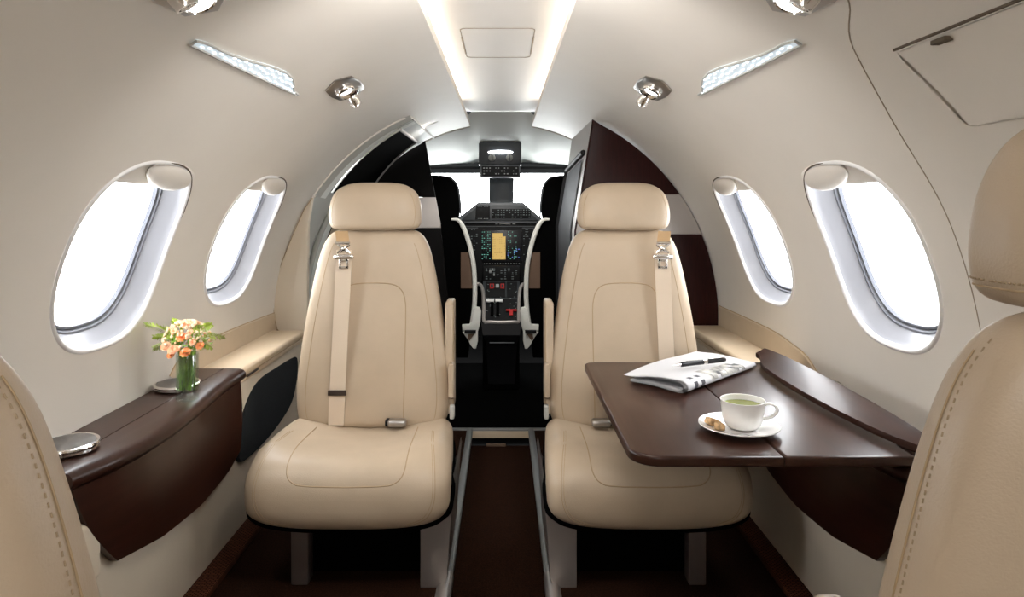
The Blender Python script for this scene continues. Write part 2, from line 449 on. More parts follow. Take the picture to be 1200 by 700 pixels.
# ------------------------------------------------------------ floor
mb = MB()
for side in (-1, 1):
    mb.grid([[Vector((side*.147, y, 0)) for y in (YA, 1, 3.13)], [Vector((side*.80, y, 0)) for y in (YA, 1, 3.13)]], M['carpet'])
    mb.grid([[Vector((side*.147, y, -.002)) for y in (YA, 1, 3.13)], [Vector((side*.147, y, -.07)) for y in (YA, 1, 3.13)]], M['carpet'])
mb.grid([[Vector((x, y, -.07)) for x in (-.147, .147)] for y in (YA, 1, 3.13)], M['carpet'])
structure(mb.build('floor'))
mb = MB(); mb.box((0, 3.8, -.04), (1.9, 1.33, .08), M['voidblack']); structure(mb.build('floor_cockpit'))
mb = MB(); mb.box((0, 3.122, -.018), (.30, .012, .03), M['dado'], .002); mb.box((-.02, 3.112, -.062), (.085, .012, .012), M['brown'], .002)
structure(mb.build('trim_7'))
mb = MB(); mb.box((0, 3.13, .002), (.62, .02, .01), M['rail'], .002); structure(mb.build('trim_8'))
for i, side in enumerate((-1, 1)):
    mb = MB(); mb.prism([(side*.124, -.012), (side*.124, .004), (side*.130, .008), (side*.142, .008), (side*.150, .003), (side*.150, -.012)], 'y', 1.90, 3.12, M['rail'])
    mb.prism([(side*.122, -.012), (side*.122, .006), (side*.130, .012), (side*.150, .012), (side*.162, .003), (side*.162, -.012)], 'y', YA, 1.898, M['legmetal'])
    structure(mb.build('trim_%d' % (9+i)))
    mb = MB(); mb.box((side*.766, .77, .009), (.058, 4.7, .02), M['ribcarpet'], .004); structure(mb.build('baseboard_'+('left' if side < 0 else 'right')))

# ------------------------------------------------------------ lower side walls
for side, nm in ((-1, 'wall_lower_left'), (1, 'wall_lower_right')):
    mb = MB(); prof = [(.90, .50), (.772, .50), (.768, .49), (.768, .40), (.774, .28), (.786, .16), (.793, .05), (.795, -.01)]
    mb.grid([[Vector((side*x, y, z)) for x, z in prof] for y in (YA, 1.0, 3.14)], M['lower'])
    structure(mb.build(nm))
dado = {-1: [(1.88, -.5), (1.92, 1.2), (1.99, 2.3), (2.10, 2.8), (2.45, 2.6), (2.75, 2.0)], 1: [(1.92, -2), (1.948, -.6), (2.01, 1.2), (2.10, 2.1), (2.3, 3.1), (2.82, 3.1)]}
for i, side in enumerate((-1, 1)):
    mb = MB(); D = [Vector((a, b, 0)) for a, b in dado[side]]; D = smooth(D, 5)
    mb.grid([[W(side, p.x, -5, R-.006) for p in D], [W(side, p.x, lerp(-5, p.y, .6), R-.006) for p in D], [W(side, p.x, p.y-.1, R-.006) for p in D], [W(side, p.x, p.y+.1, R-.003) for p in D], [W(side, p.x, p.y+.1, R+.002) for p in D]], M['dado'])
    mb.tube([W(side, p.x, p.y+.15, R-.0015) for p in D], .0016, M['seam'])
    structure(mb.build('trim_%d' % (11+i)))
# leather ledges ahead of and behind the cabinets
LN = {-1: 'left', 1: 'right'}
for side in (-1, 1):
    y0, y1 = (2.03, 2.70) if side < 0 else (2.03, 2.815)
    t = thing('side_ledge', 'tan leather side ledge running forward from the %s wood cabinet' % LN[side], 'ledge', (side*.82, (y0+y1)/2, .5))
    mb = MB(); L = (y1-y0)
    mb.box((side*.0-side*.002, 0, .008), (.135, L, .030), M['ledge'], .012, 4)
    mb.box((-side*.006, -.01, -.012), (.118, L-.02, .016), M['ledge'], .004)
    mb.tube([(-side*.071, -L/2+.01, .001), (-side*.071, L/2-.01, .001)], .0012, M['seam'])
    mb.build('pad', t)
    mb = MB(); mb.box((-side*.069, -L/2+.10, -.004), (.008, .09, .010), M['slider'], .003); mb.build('latch', t)
    # rounded dark fabric pocket in the wall under the ledge
    pk = [(2.06, .26), (2.065, .32), (2.10, .385), (2.17, .430), (2.26, .448), (2.40, .446), (2.58, .440), (2.64, .425), (2.64, .36), (2.58, .285), (2.46, .25), (2.28, .232), (2.10, .235)]
    pk = [(p.x, p.y) for p in smooth([(a, b, 0) for a, b in pk+pk[:1]], 5)[:-1]]
    mb = MB(); mb.prism(pk, 'x', side*.764, side*.785, M['bluefabric'], .003)
    tag(mb.build('wall_pocket'), 'dark blue-black fabric wall pocket below the %s leather ledge beside the front seat' % LN[side], 'pocket')
    t = thing('side_ledge', 'beige padded side ledge behind the %s wood cabinet' % LN[side], 'ledge', (side*.82, .62, .4))
    mb = MB(); mb.box((side*0, .475, .07), (.15, .27, .10), M['lower'], .02, 4); mb.build('upper_pad', t)
    mb = MB(); mb.box((side*.004, .53, -.045), (.142, .38, .128), M['lower'], .015, 4); mb.build('lower_pad', t)

# ------------------------------------------------------------ wooden side cabinets
fx = [(1.22, .752), (1.26, .738), (1.33, .716), (1.42, .703), (1.55, .700), (1.66, .708), (1.80, .722), (1.92, .731), (2.02, .733), (2.06, .733)]
def cabinet(side):
    t = thing('side_cabinet', 'dark glossy wood cabinet with curved front under the %s windows, holding the fold-out table' % LN[side], 'cabinet', (side*.80, 1.63, .5), group='side cabinets')
    o = Vector((side*.80, 1.63, .5))
    N = 28; mb = MB()
    ys = [1.235+(2.03-1.235)*i/N for i in range(N+1)]
    nose = [(.055, .530), (.02, .530), (.008, .526), (.002, .519), (0, .511), (.003, .503), (.010, .498), (.014, .494)]
    rows = []
    # top slab: wall side strip, groove, front strip, rolled nose
    top = [[Vector((side*.883, y, .530)) for y in ys], [Vector((side*.7985, y, .530)) for y in ys], [Vector((side*.797, y, .526)) for y in ys], [Vector((side*.7955, y, .530)) for y in ys]]
    for dx, z in nose: top.append([Vector((side*(interp(fx, y)+dx), y, z)) for y in ys])
    top.append([Vector((side*.80, y, .494)) for y in ys])
    mb.grid([[p-o for p in r] for r in top], M['wood'])
    for yy in (0, N):
        vs = [mb.bm.verts.new(r[yy]-o) for r in top]; f = mb.bm.faces.new(vs); f.material_index = 0
    mb.build('top', t, sharp=50)
    mb = MB(); K = 10; fr = []; bk = []
    for j in range(K+1):
        v = j/K; rowf = []; rowb = []
        for i in range(N+1):
            u = i/N
            zb = interp([(0, .292), (.25, .262), (.55, .250), (.85, .262), (1, .285)], u)
            z = lerp(.497, zb, v)
            yn = 1.252+.145*v**1.6; yf = 2.02+.03*v
            y = lerp(yn, yf, u)
            xt = interp(fx, lerp(1.24, 2.03, u))+.013; xb = .757-.012*math.sin(PI*u)
            x = lerp(xt, xb, v**.9)-.006*math.sin(PI*v)
            rowf.append(Vector((side*x, y, z))-o); rowb.append(Vector((side*(x+.016), y, z))-o)
        fr.append(rowf); bk.append(rowb)
    V = mb.grid(fr, M['wood']); B = mb.grid(bk, M['wood'], flip=True)
    def rim(a, b):
        for i in range(len(a)-1): mb.bm.faces.new((a[i], a[i+1], b[i+1], b[i])).material_index = 0
    rim(V[0], B[0]); rim(V[-1], B[-1]); rim([r[0] for r in V], [r[0] for r in B]); rim([r[-1] for r in V], [r[-1] for r in B])
    mb.build('front_panel', t)
    return t
cabinet(-1); cabinet(1)
k = 0
for side in (-1, 1):
    for y, where in ((1.345, 'nearer'), (1.80, 'farther')):
        t = thing('cup_holder', '%s chrome-rimmed cup holder lid on the %s wood cabinet top' % (where, LN[side]), 'cup holder', (side*.826, y, .531), group='cup holders')
        mb = MB(); mb.lathe([(.050, 0), (.055, .003), (.055, .008), (.052, .009)], M['chrome'], n=48); mb.build('base_ring', t)
        mb = MB(); mb.lathe([(.048, .0095), (.0555, .0100), (.0565, .0125), (.0555, .0155), (.051, .0165), (.050, .0155), (.001, .0155)], M['chrome'], n=48, mtx=Matrix.Rotation(rad(1.5), 3, 'X'))
        mb.lathe([(.0495, .0158), (.001, .0158)], M['brushed'], n=48, mtx=Matrix.Rotation(rad(1.5), 3, 'X')); mb.build('lid', t)

# ------------------------------------------------------------ cabin seats
def seat(label, loc, rz, a, beltx, group, stitches=False, hw_=1):
    """a = +1 when the aisle is on the seat's local +x side (seat faces local -y)"""
    t = thing('cabin_seat', label, 'seat', loc, rz, group)
    L = M['leather']
    # --- backrest
    prof = [(.318, .13, .02, 3), (.322, .185, .038, 3.4), (.332, .215, .052, 3.6), (.352, .230, .060, 3.8), (.40, .236, .064, 3.8), (.46, .235, .064, 3.8), (.55, .226, .062, 3.8), (.65, .213, .059, 3.8),
            (.75, .196, .056, 3.7), (.82, .182, .053, 3.6), (.87, .168, .050, 3.5), (.90, .153, .045, 3.4), (.918, .135, .037, 3.2), (.929, .105, .024, 3), (.932, .06, .010, 2.6)]
    yb = lambda z: .175+.05*(z-.33)/.6
    def dish(p):
        f = max(0, 1-(p.x/.13)**2)
        if p.y < yb(p.z): p.y += .010*f*max(0, min(1, (p.z-.34)/.1))*max(0, min(1, (.86-p.z)/.12))
        return p
    mb = MB(); mb.loft([((0, yb(z), z), w_, d, e) for z, w_, d, e in dens(prof)], L, n=64, deform=dish)
    bv = mb.bvh()
    def onback(x, z, off=.0, d=1):
        h = bv.ray_cast(Vector((x, -1*d+(0 if d > 0 else .0), z)), Vector((0, d, 0)))
        return h[0]+Vector((0, -d*off, 0)) if h[0] else None
    def seam(pts, r=.0016, m=M['seam'], d=1, off=-.0004):
        q = [onback(x, z, off, d) for x, z in pts]; q = [v for v in q if v]
        if len(q) > 1: mb.tube(q, r, m, n=6)
    arch = [(-.10, .36), (-.102, .5), (-.103, .66), (-.100, .71), (-.088, .742), (-.06, .759), (0, .763), (.06, .759), (.088, .742), (.100, .71), (.103, .66), (.102, .5), (.10, .36)]
    seam([(p.x, p.y) for p in smooth([(x, z, 0) for x, z in arch], 4)])
    for sx in (-1, 1):
        seam([(sx*(interp([(p[0], p[1]) for p in prof], z)-.036), z) for z in [.345+.02*i for i in range(28)]], r=.0012)
        # seam and stitches running down the side face
        if stitches:
            wz = lambda z: interp([(p[0], p[1]) for p in dens(prof, 6)], z)
            mb.tube([Vector((sx*(wz(z)+.0004), yb(z)-.006, z)) for z in [.36+.01*i for i in range(55)]], .0007, M['seam'], n=6)
            for i in range(92):
                z = .36+.006*i
                if z < .915: mb.tube([Vector((sx*(wz(z)+.0004), yb(z)+.001, z)), Vector((sx*(wz(z+.003)+.0004), yb(z)+.001, z+.003))], .0006, M['stitch'], n=5)
    mb.build('backrest', t, sharp=60)
    # --- headrest
    mb = MB()
    hp = [(.926, .085, .022, 2.8), (.929, .122, .040, 3.2), (.936, .136, .050, 3.4), (.950, .143, .054, 3.3), (.972, .1455, .056, 3.2), (1.00, .1435, .055, 3.1), (1.025, .137, .051, 3), (1.045, .126, .045, 2.9), (1.060, .108, .036, 2.8), (1.070, .085, .025, 2.6), (1.075, .05, .012, 2.4)]
    mb.loft([((0, .205+.01*(z-.93)/.15, z), w_, d, e) for z, w_, d, e in dens(hp)], L, n=56)
    bv = mb.bvh()
    for sx in (-1, 1):
        seam([(sx*(interp([(p[0], p[1]) for p in hp], z)-.016), z) for z in [.94+.01*i for i in range(11)]], r=.0009)
    if stitches:
        def rim_(t_, z):
            w_ = interp([(p[0], p[1]) for p in dens(hp, 6)], z)+.0004; d_ = interp([(p[0], p[2]) for p in dens(hp, 6)], z)+.0004; ct, st = math.cos(t_), math.sin(t_)
            return Vector((w_*math.copysign(abs(ct)**(2/3.3), ct), .205+.01*(z-.93)/.15+d_*math.copysign(abs(st)**(2/3.3), st), z))
        mb.tube([rim_(2*PI*i/90, .942) for i in range(90)], .0008, M['seam'], n=6, closed=True)
        for i in range(120): mb.tube([rim_(2*PI*i/120, .947), rim_(2*PI*(i+.5)/120, .947)], .0008, M['stitch'], n=5)
    hr = mb.build('headrest', t, sharp=60); hr.scale.x = hw_
    # --- cushion
    mb = MB()
    cs = [(.16, .16, .03, .285, 3), (.155, .225, .055, .28, 3.6), (.13, .248, .064, .272, 4.2), (.04, .256, .072, .268, 4.4), (-.04, .260, .080, .265, 4.2), (-.12, .264, .0855, .262, 3.9), (-.165, .266, .087, .259, 3.6), (-.195, .264, .083, .256, 3.4), (-.218, .256, .074, .251, 3.2), (-.234, .238, .058, .247, 2.9), (-.243, .20, .036, .245, 2.5), (-.246, .13, .015, .245, 2.3)]
    def cd_(p):
        f = min(1, abs(p.x)/.22)**3
        if p.z > .27: p.z += .030*f*min(1, max(.25, (p.y+.24)/.12)) - .012*max(0, 1-(p.x/.15)**2)*min(1, max(0, (p.y+.2)/.2))
        return p
    mb.loft([((0, y, z), a_, b_, e) for y, a_, b_, z, e in dens(cs)], L, plane='xz', n=64, deform=cd_)
    bv = mb.bvh()
    dr = Vector((0, 1, -.42)).normalized()
    def oncush(x, h):      # h: height of the ray where it meets the plane y=-.2
        q = bv.ray_cast(Vector((x, -1.2, h+.42)), dr); return q[0]-dr*-.0004 if q[0] else None
    def cseam(pts, r=.0016):
        q = [v for v in (oncush(x, h) for x, h in pts) if v]
        if len(q) > 1: mb.tube(q, r, M['seam'], n=6)
    ins = [(-.150, .46), (-.152, .40), (-.152, .335), (-.145, .303), (-.128, .286), (-.10, .279), (0, .276), (.10, .279), (.128, .286), (.145, .303), (.152, .335), (.152, .40), (.150, .46)]
    cseam([(p.x, p.y) for p in smooth([(x, z, 0) for x, z in ins], 5)])
    for sx in (-1, 1):
        sd = smooth([(sx*.205, .44, 0), (sx*.222, .36, 0), (sx*.230, .28, 0), (sx*.226, .23, 0), (sx*.205, .195, 0), (sx*.16, .178, 0)], 6)
        cseam([(p.x, p.y) for p in sd], .0011)
        cseam([(p.x-sx*.006, p.y+.003) for p in sd], .0009)
    mb.build('cushion', t, sharp=60)
    # --- seat pan under the cushion, added black block standing in for the shade below
    mb = MB()
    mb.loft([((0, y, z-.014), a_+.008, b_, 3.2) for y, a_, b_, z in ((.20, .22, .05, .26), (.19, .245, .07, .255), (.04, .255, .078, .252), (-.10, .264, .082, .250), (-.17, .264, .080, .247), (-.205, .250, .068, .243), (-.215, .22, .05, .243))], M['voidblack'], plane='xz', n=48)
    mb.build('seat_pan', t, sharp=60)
    mb = MB(); mb.box((-a*-.01, .06, .085), (.35, .30, .168), M['voidblack'], .01); mb.build('underseat_shade', t)  # black block painted as shade between the legs
    # --- legs: broad satin housing on the aisle side, slim one on the wall side
    mb = MB()
    for y0, y1 in ((-.165, .20),):
        P = [(.184, 0), (.246, 0), (.256, .03), (.266, .19), (.272, .26), (.269, .275), (.265, .26), (.259, .225), (.246, .195), (.226, .172), (.184, .158)]
        rows = []
        for y, s_, zc in ((y0, .965, 1), (y0+.01, 1, 1), (y0+.12, 1, 1), (y1, 1, 1)):
            rows.append([Vector((a*(.23+(x-.23)*s_), y+(.11*max(0, z-.17)/.17 if y < 0 else 0), z)) for x, z in P])
        mb.grid(rows, M['legmetal'], cu=True, capa=True, capb=True)
    mb.build('leg', t, sharp=35)
    mb = MB(); mb.box((-a*.135, -.13, .08), (.046, .05, .16), M['dimmetal'], .004); mb.build('leg', t)
    # --- stowed armrest on the aisle side
    mb = MB(); mb.prism([(.16, .36), (.16, .695), (.17, .703), (.27, .703), (.285, .69), (.285, .36)], 'x', a*.222, a*.247, L, .006)
    mb.tube([(a*.2475, .165, .37), (a*.2475, .165, .69)], .0012, M['seam'])
    mb.build('armrest', t)
    mb = MB(); mb.prism([(.12, .42), (.12, .52), (.16, .52), (.20, .50), (.20, .42), (.17, .40)], 'x', a*.235, a*.252, L, .006); mb.box((a*.247, .13, .375), (.014, .03, .04), M['lightgrey'], .004)
    mb.build('recline_handle', t)
    # --- shoulder belt lying on the backrest
    b0, b1 = beltx
    bt = MB(); zs = [.905-.01*i for i in range(57)]
    q = []
    ray = []
    bk = t.children[0]
    bvb = BVHTree.FromPolygons([v.co.copy() for v in bk.data.vertices], [tuple(p.vertices) for p in bk.data.polygons])
    def hit(x, z, off=.004):
        h = bvb.ray_cast(Vector((x, -1, z)), Vector((0, 1, 0)))
        return (h[0].y if h[0] else .12)-off
    def ribbon(mb_, zs, x0, x1, hw, m, th=.002):
        F_ = []; B_ = []
        for i, z in enumerate(zs):
            xc = lerp(x0, x1, (zs[0]-z)/max(1e-6, zs[0]-zs[-1]))
            y = min(hit(xc-hw, z), hit(xc, z), hit(xc+hw, z))
            F_.append([Vector((xc+u*hw, y-th, z)) for u in (-1, -.9, 0, .9, 1)]); B_.append([Vector((xc+u*hw, y, z)) for u in (-1, -.9, 0, .9, 1)])
        loop_rows = [f+b[::-1] for f, b in zip(F_, B_)]
        mb_.grid(loop_rows, m, cu=True, capa=True, capb=True)
    ribbon(bt, [.868-.01*i for i in range(54)], b0, b1, .0235, M['webbing'])
    belt = bt.build('shoulder_belt', t)
    mb = MB(); ribbon(mb, [.925-.005*i for i in range(8)], b0-.008*a, b0-.004*a, .019, M['tanweb']); mb.build('upper_webbing', belt)
    mb = MB(); y = hit(b1, .435)-.006; mb.box((lerp(b0, b1, .8), y, .437), (.056, .006, .016), M['slider'], .002); mb.build('slider', belt)
    mb = MB(); y = hit(b0, .87)-.006
    mb.tube([(b0-.021-.003*a, y, .889), (b0+.021-.003*a, y, .889)], .0055, M['chrome'], n=10)
    for s1 in (-1, 1):
        mb.tube([(b0-.018*s1, y-.002, .884), (b0+.012*s1, y-.004, .862)], .0035, M['chrome'], n=8)
        mb.tube([(b0+.006*s1, y-.004, .872), (b0+.019*s1, y-.004, .860)], .003, M['chrome'], n=8)
    mb.lathe([(.007, 0), (.007, .004), (.003, .006)], M['chrome'], c=(b0, y-.004, .873), mtx=Matrix.Rotation(PI/2, 3, 'X'), n=16)
    mb.box((b0, y-.003, .848), (.060, .014, .015), M['chrome'], .005)
    for d_, e_ in (((-.011, .828), (.007, .03)), ((.011, .828), (.007, .03)), ((0, .8165), (.028, .008)), ((0, .839), (.028, .009))):
        mb.box((b0+d_[0], y-.004, d_[1]), (e_[0], .003, e_[1]), M['chrome'], .001)
    mb.build('buckle', belt)
    # --- lap buckle between cushion and back
    mb = MB(); mb.box((a*.085, .095, .352), (.055, .035, .022), M['brushed'], .008); mb.box((a*.055, .10, .352), (.012, .03, .018), M['black'], .004)
    mb.build('lap_buckle', t)
    return t
g = 'cabin seats'
seat('beige leather cabin seat on the left of the aisle, facing back, with cream shoulder belt', (-.39, 2.0, 0), 0, 1, (-.078, -.104), g)
seat('beige leather cabin seat on the right of the aisle, facing back behind the fold-out table', (.39, 2.0, 0), 0, -1, (.102, .125), g)
seat('beige seat back cropped at the lower left corner, closest to the viewer', (-.437, .63, 0), PI, -1, (.09, .11), g, True, .88)
seat('beige seat with stitched headrest cropped at the right edge, closest to the viewer', (.495, .705, 0), PI, 1, (-.09, -.11), g, True, .95)

# ------------------------------------------------------------ fold-out table
t = thing('folding_table', 'dark wood fold-out table with rounded corners in front of the right seat', 'table', (.50, 1.64, .532))
o = Vector((.50, 1.64, .532))
def leaf(x0, x1, rl, name):
    P = []
    y0, y1 = 1.252, 2.015
    if rl:
        for cx, cy, a0 in ((x0+.055, y0+.055, 180),):
            P += [(cx+.055*math.cos(rad(a)), cy+.055*math.sin(rad(a))) for a in range(180, 271, 10)]
        P += [(x1, y0), (x1, y1)]
        P += [(x0+.03+.03*math.cos(rad(a)), y1-.03+.03*math.sin(rad(a))) for a in range(90, 181, 15)]
    else: P = [(x0, y0), (x1, y0), (x1, y1), (x0, y1)]
    mb = MB(); mb.prism([(x-o.x, y-o.y) for x, y in P], 'z', 0, .020, M['wood'], .0055, 4)
    return mb.build(name, t, sharp=50)
leaf(.243, .5155, True, 'leaf'); leaf(.5175, .752, False, 'leaf')
mb = MB(); mb.box((.68-.5, 0, -.008), (.03, .5, .014), M['brushed'], .003); mb.build('slide_rail', t)
# raised lens-shaped cover strip of the table slot
lens = [(1.245, .752), (1.28, .737), (1.35, .722), (1.45, .710), (1.6, .700), (1.75, .698), (1.85, .704), (1.93, .720), (1.99, .745)]
mb = MB(); N = 30; rows = []
for k in range(12):
    row = []
    for i in range(N+1):
        u = i/N; y = lerp(1.235, 2.03, u); xi = interp(lens, y); 
        zi = .563; xo = .772; zo = .590-.012*abs(2*u-1)**3
        prof = [(0, .004), (-.002, .010), (.004, .015), (.25, .0145), (.75, .0145), (.96, .014), (1.01, .010), (1.02, .003), (.99, -.002), (.75, -.004), (.25, -.004), (.03, -.002)]
        f, h = prof[k]
        row.append(Vector((lerp(xi, xo, f), y, lerp(zi, zo, f)+h*.8)))
    rows.append(row)
c0 = Vector((.74, 1.62, .56))
mb.grid([[p-c0 for p in r] for r in zip(*rows)], M['wood'], cu=True, capa=True, capb=True)
tag(mb.build('slot_cover', loc=c0), 'long curved dark wood cover strip raised beside the table on the right', 'cover')

# ------------------------------------------------------------ cup, saucer, biscuits, newspaper, pen
t = thing('saucer', 'round white china saucer under the teacup on the table', 'saucer', (.481, 1.39, .5525))
mb = MB(); mb.lathe([(.001, .003), (.030, .003), (.031, 0), (.034, 0), (.036, .004), (.055, .008), (.076, .0135), (.0785, .015), (.078, .0165), (.073, .0155), (.054, .0105), (.036, .0075), (.030, .0068), (.001, .0068)], M['china'], n=64)
mb.build('plate', t)
t = thing('teacup', 'white china teacup of green tea standing on the saucer', 'cup', (.488, 1.39, .560))
mb = MB(); mb.lathe([(.001, .002), (.020, .002), (.0215, 0), (.024, 0), (.031, .004), (.0365, .011), (.0405, .024), (.0430, .045), (.0445, .062), (.0452, .0635), (.0445, .0645), (.0430, .0635), (.0415, .047), (.0385, .026), (.033, .012), (.001, .008)], M['china'], n=56)
mb.build('bowl', t)
mb = MB(); mb.lathe([(.0412, .0520), (.001, .0522)], M['tea'], n=48); mb.build('tea', t); t.scale = (.96, .96, .88)
mb = MB(); hp_ = smooth([(.041, -.002, .050), (.052, -.003, .0555), (.065, -.005, .052), (.069, -.006, .041), (.062, -.006, .030), (.050, -.004, .0235), (.038, -.002, .022)], 5)
mb.tube(hp_, .0042, M['china'], n=10, flat=(1.15, .8)); mb.build('handle', t)
for dx, dy, dz, a_ in ((-.050, .006, .0125, .3), (-.046, -.024, .0125, 1.2)):
    mb = MB(); mb.box((0, 0, 0), (.030, .020, .014), M['biscuit'], .004, 3, Matrix.Rotation(a_, 3, 'Z') @ Matrix.Rotation(.35, 3, 'Y'))
    tag(mb.build('biscuit', loc=(.481+dx, 1.39+dy, .5525+dz+.0045)), 'small brown biscuit on the saucer left of the teacup', 'biscuit', 'biscuits on the saucer')
# newspaper, folded: the fold faces the viewer on the right
A, B_, C_, D_ = Vector((.445, 1.66, 0)), Vector((.716, 1.925, 0)), Vector((.600, 2.125, 0)), Vector((.335, 1.785, 0))
base = Vector((.52, 1.87, .5525))
t = thing('newspaper', 'folded newspaper lying on the table under the pen', 'newspaper', base)
def paper_sheet(inset, rise, name, deco):
    mb = MB(); NS, NP = 22, 30; rows = []
    for i in range(NS+1):
        s_ = i/NS; f0 = A.lerp(B_, s_); e0 = D_.lerp(C_, s_); dirp = (e0-f0); Lg = dirp.length; dirp.normalize()
        h = rise*(1-.55*s_)
        row = []
        for j in range(NP+1):
            v = j/NP
            if v < .42: d = lerp(1, .08, v/.42)*Lg; z = .002+inset+.5*h*.0+.002*math.sin(9*v)*(1-s_)
            elif v < .58:
                a = (v-.42)/.16*PI; d = .08*Lg-math.sin(a)*.5*h*1.4+0; z = .002+inset+h/2-math.cos(a)*h/2
            else:
                q = (v-.58)/.42; d = lerp(.08, 1.02+.10*(1-s_), q)*Lg; z = .002+inset+h-h*.55*q**1.3+.004*math.sin(q*6+s_*5)*q
            d += inset*1.5 if .3 < v < .7 else 0
            row.append(f0+dirp*d+Vector((0, 0, z+.5525))-base)
        rows.append(row)
    k0 = mb.mi(M['paper']); V = mb.grid(rows, M['paper'])
    kp = mb.mi(M['print']); kt = mb.mi(M['text']); mb.bm.faces.ensure_lookup_table()
    if deco:
        for i in range(NS):
            for j in range(NP):
                f = mb.bm.faces[i*NP+j]
                if 15 <= j <= 19 and 7 <= i <= 17 and (i*3+j) % 7: f.material_index = kp
                if 24 <= j <= 28 and 13 <= i <= 21: f.material_index = kp
                if 14 <= j <= 17 and i in (2, 4) and j != 16: f.material_index = kt
    return mb.build(name, t, sharp=80)
paper_sheet(0, .030, 'outer_sheet', True); paper_sheet(.0022, .025, 'inner_sheet', False); paper_sheet(.0044, .020, 'inner_sheet', False)
t0 = Vector((.448, 1.800, .5905)); t1 = Vector((.612, 1.880, .589)); dv = (t1-t0).normalized()
t = thing('pen', 'black ballpoint pen with silver tip and clip lying on the newspaper', 'pen', t0)
Lp = (t1-t0).length; pm = dv.to_track_quat('Z', 'Y').to_matrix()
mb = MB(); mb.lathe([(.0035, .022), (.0060, .026), (.0065, .06), (.0066, Lp*.55)], M['seatedge'], n=20, mtx=pm); mb.lathe([(.0066, Lp*.62), (.0066, Lp*.9), (.0055, Lp-.006), (.003, Lp-.003)], M['seatedge'], n=20, mtx=pm); mb.build('barrel', t)
mb = MB(); mb.lathe([(.0008, 0), (.002, .006), (.0045, .022), (.0055, .027)], M['chrome'], n=20, mtx=pm); mb.build('tip', t)
mb = MB(); mb.lathe([(.0069, Lp*.55), (.0069, Lp*.62)], M['chrome'], n=20, mtx=pm); mb.tube([pm @ Vector((0, 0, Lp*.66))+Vector((0, -.003, .0075)), pm @ Vector((0, 0, Lp*.95))+Vector((0, -.003, .0075))], .0014, M['chrome'], n=8); mb.build('clip', t)

# ------------------------------------------------------------ vase and bouquet
VB = Vector((-.755, 1.70, .531))
t = thing('vase', 'clear glass cylinder vase holding the bouquet on the left wood cabinet', 'vase', VB)
mb = MB(); mb.lathe([(.024, 0), (.0262, .002), (.0262, .110), (.0255, .1115), (.0245, .110), (.0245, .024), (.022, .0225), (.001, .0225)], M['glass'], n=36); mb.build('glass_wall', t)
mb = MB(); mb.lathe([(.001, .0230), (.0242, .0232), (.0242, .075), (.001, .075)], M['water'], n=32); mb.build('water', t)
bq = thing('bouquet', 'small bouquet of orange flowers, cream buds and fern in the glass vase', 'flowers', VB+Vector((0, 0, .0245)))
rnd = random.Random(3)
mb = MB()
for i in range(26):
    a = rnd.uniform(0, 2*PI); r0 = rnd.uniform(.002, .018); r1 = rnd.uniform(.01, .045); z1 = rnd.uniform(.095, .14)
    mb.tube([(r0*math.cos(a), r0*math.sin(a), .0), (r0*1.1*math.cos(a+.3), r0*1.1*math.sin(a+.3), .05), (.018*math.cos(a), .018*math.sin(a), .09), (r1*math.cos(a), r1*math.sin(a), z1)], .0016, M['stem'], n=6)
mb.build('stems', bq)
def leafblade(mb_, p, d, L_, w_, m):
    d = Vector(d).normalized(); sd = d.cross(Vector((0, 0, 1))); sd = sd.normalized() if sd.length > .01 else Vector((1, 0, 0)); up = sd.cross(d)
    R_ = []
    for k in range(6):
        f = k/5; ww = w_*math.sin(PI*min(.98, .08+f*.9)); c = Vector(p)+d*L_*f-Vector((0, 0, 1))*.15*L_*f*f
        R_.append([c-sd*ww+up*.15*ww, c, c+sd*ww+up*.15*ww])
    mb_.grid(R_, m)
mb = MB()
for i in range(30):
    a = rnd.uniform(0, 2*PI); z = rnd.uniform(.006, .065); r = rnd.uniform(.008, .017)
    leafblade(mb, (r*math.cos(a), r*math.sin(a), z), (.25*math.cos(a+1.2), .25*math.sin(a+1.2), 1), .028, .0065, M['stem'])
for i in range(26):
    a = rnd.uniform(0, 2*PI); z = rnd.uniform(.09, .125); r = rnd.uniform(.01, .04)
    leafblade(mb, (r*math.cos(a), r*math.sin(a), z), (math.cos(a), math.sin(a), rnd.uniform(-.2, .9)), .03, .009, M['stem'])
mb.build('leaves', bq)
def frond(base_, tip, name='fern_frond'):
    mb = MB(); b0 = Vector(base_); t1_ = Vector(tip); mid = b0.lerp(t1_, .5)+Vector((0, 0, .008)); P = smooth([b0, mid, t1_], 9)
    mb.tube(P, .0009, M['fern'], n=5)
    for i, p in enumerate(P[2:]):
        d = (P[min(i+3, len(P)-1)]-P[i+1]).normalized(); L_ = .020*(1-.75*i/len(P))
        s1 = d.cross(Vector((0, 1, .3))).normalized()
        for sg in (-1, 1):
            for q in range(2): leafblade(mb, p, d*.8+s1*sg+Vector((0, rnd.uniform(-.7, .7), 0)), L_, .0026, M['fern'])
    mb.build(name, bq)
for bs, tp in (((-.02, 0, .12), (-.098, -.01, .160)), ((-.02, -.01, .11), (-.082, .0, .128)), ((-.02, -.01, .10), (-.072, -.02, .104)), ((.02, 0, .115), (.088, .0, .128)), ((.02, 0, .12), (.058, .0, .157)), ((-.01, 0, .13), (-.045, .02, .165)), ((.02, -.01, .105), (.066, -.02, .107)), ((0, .01, .12), (.03, .05, .15))):
    frond(bs, tp)
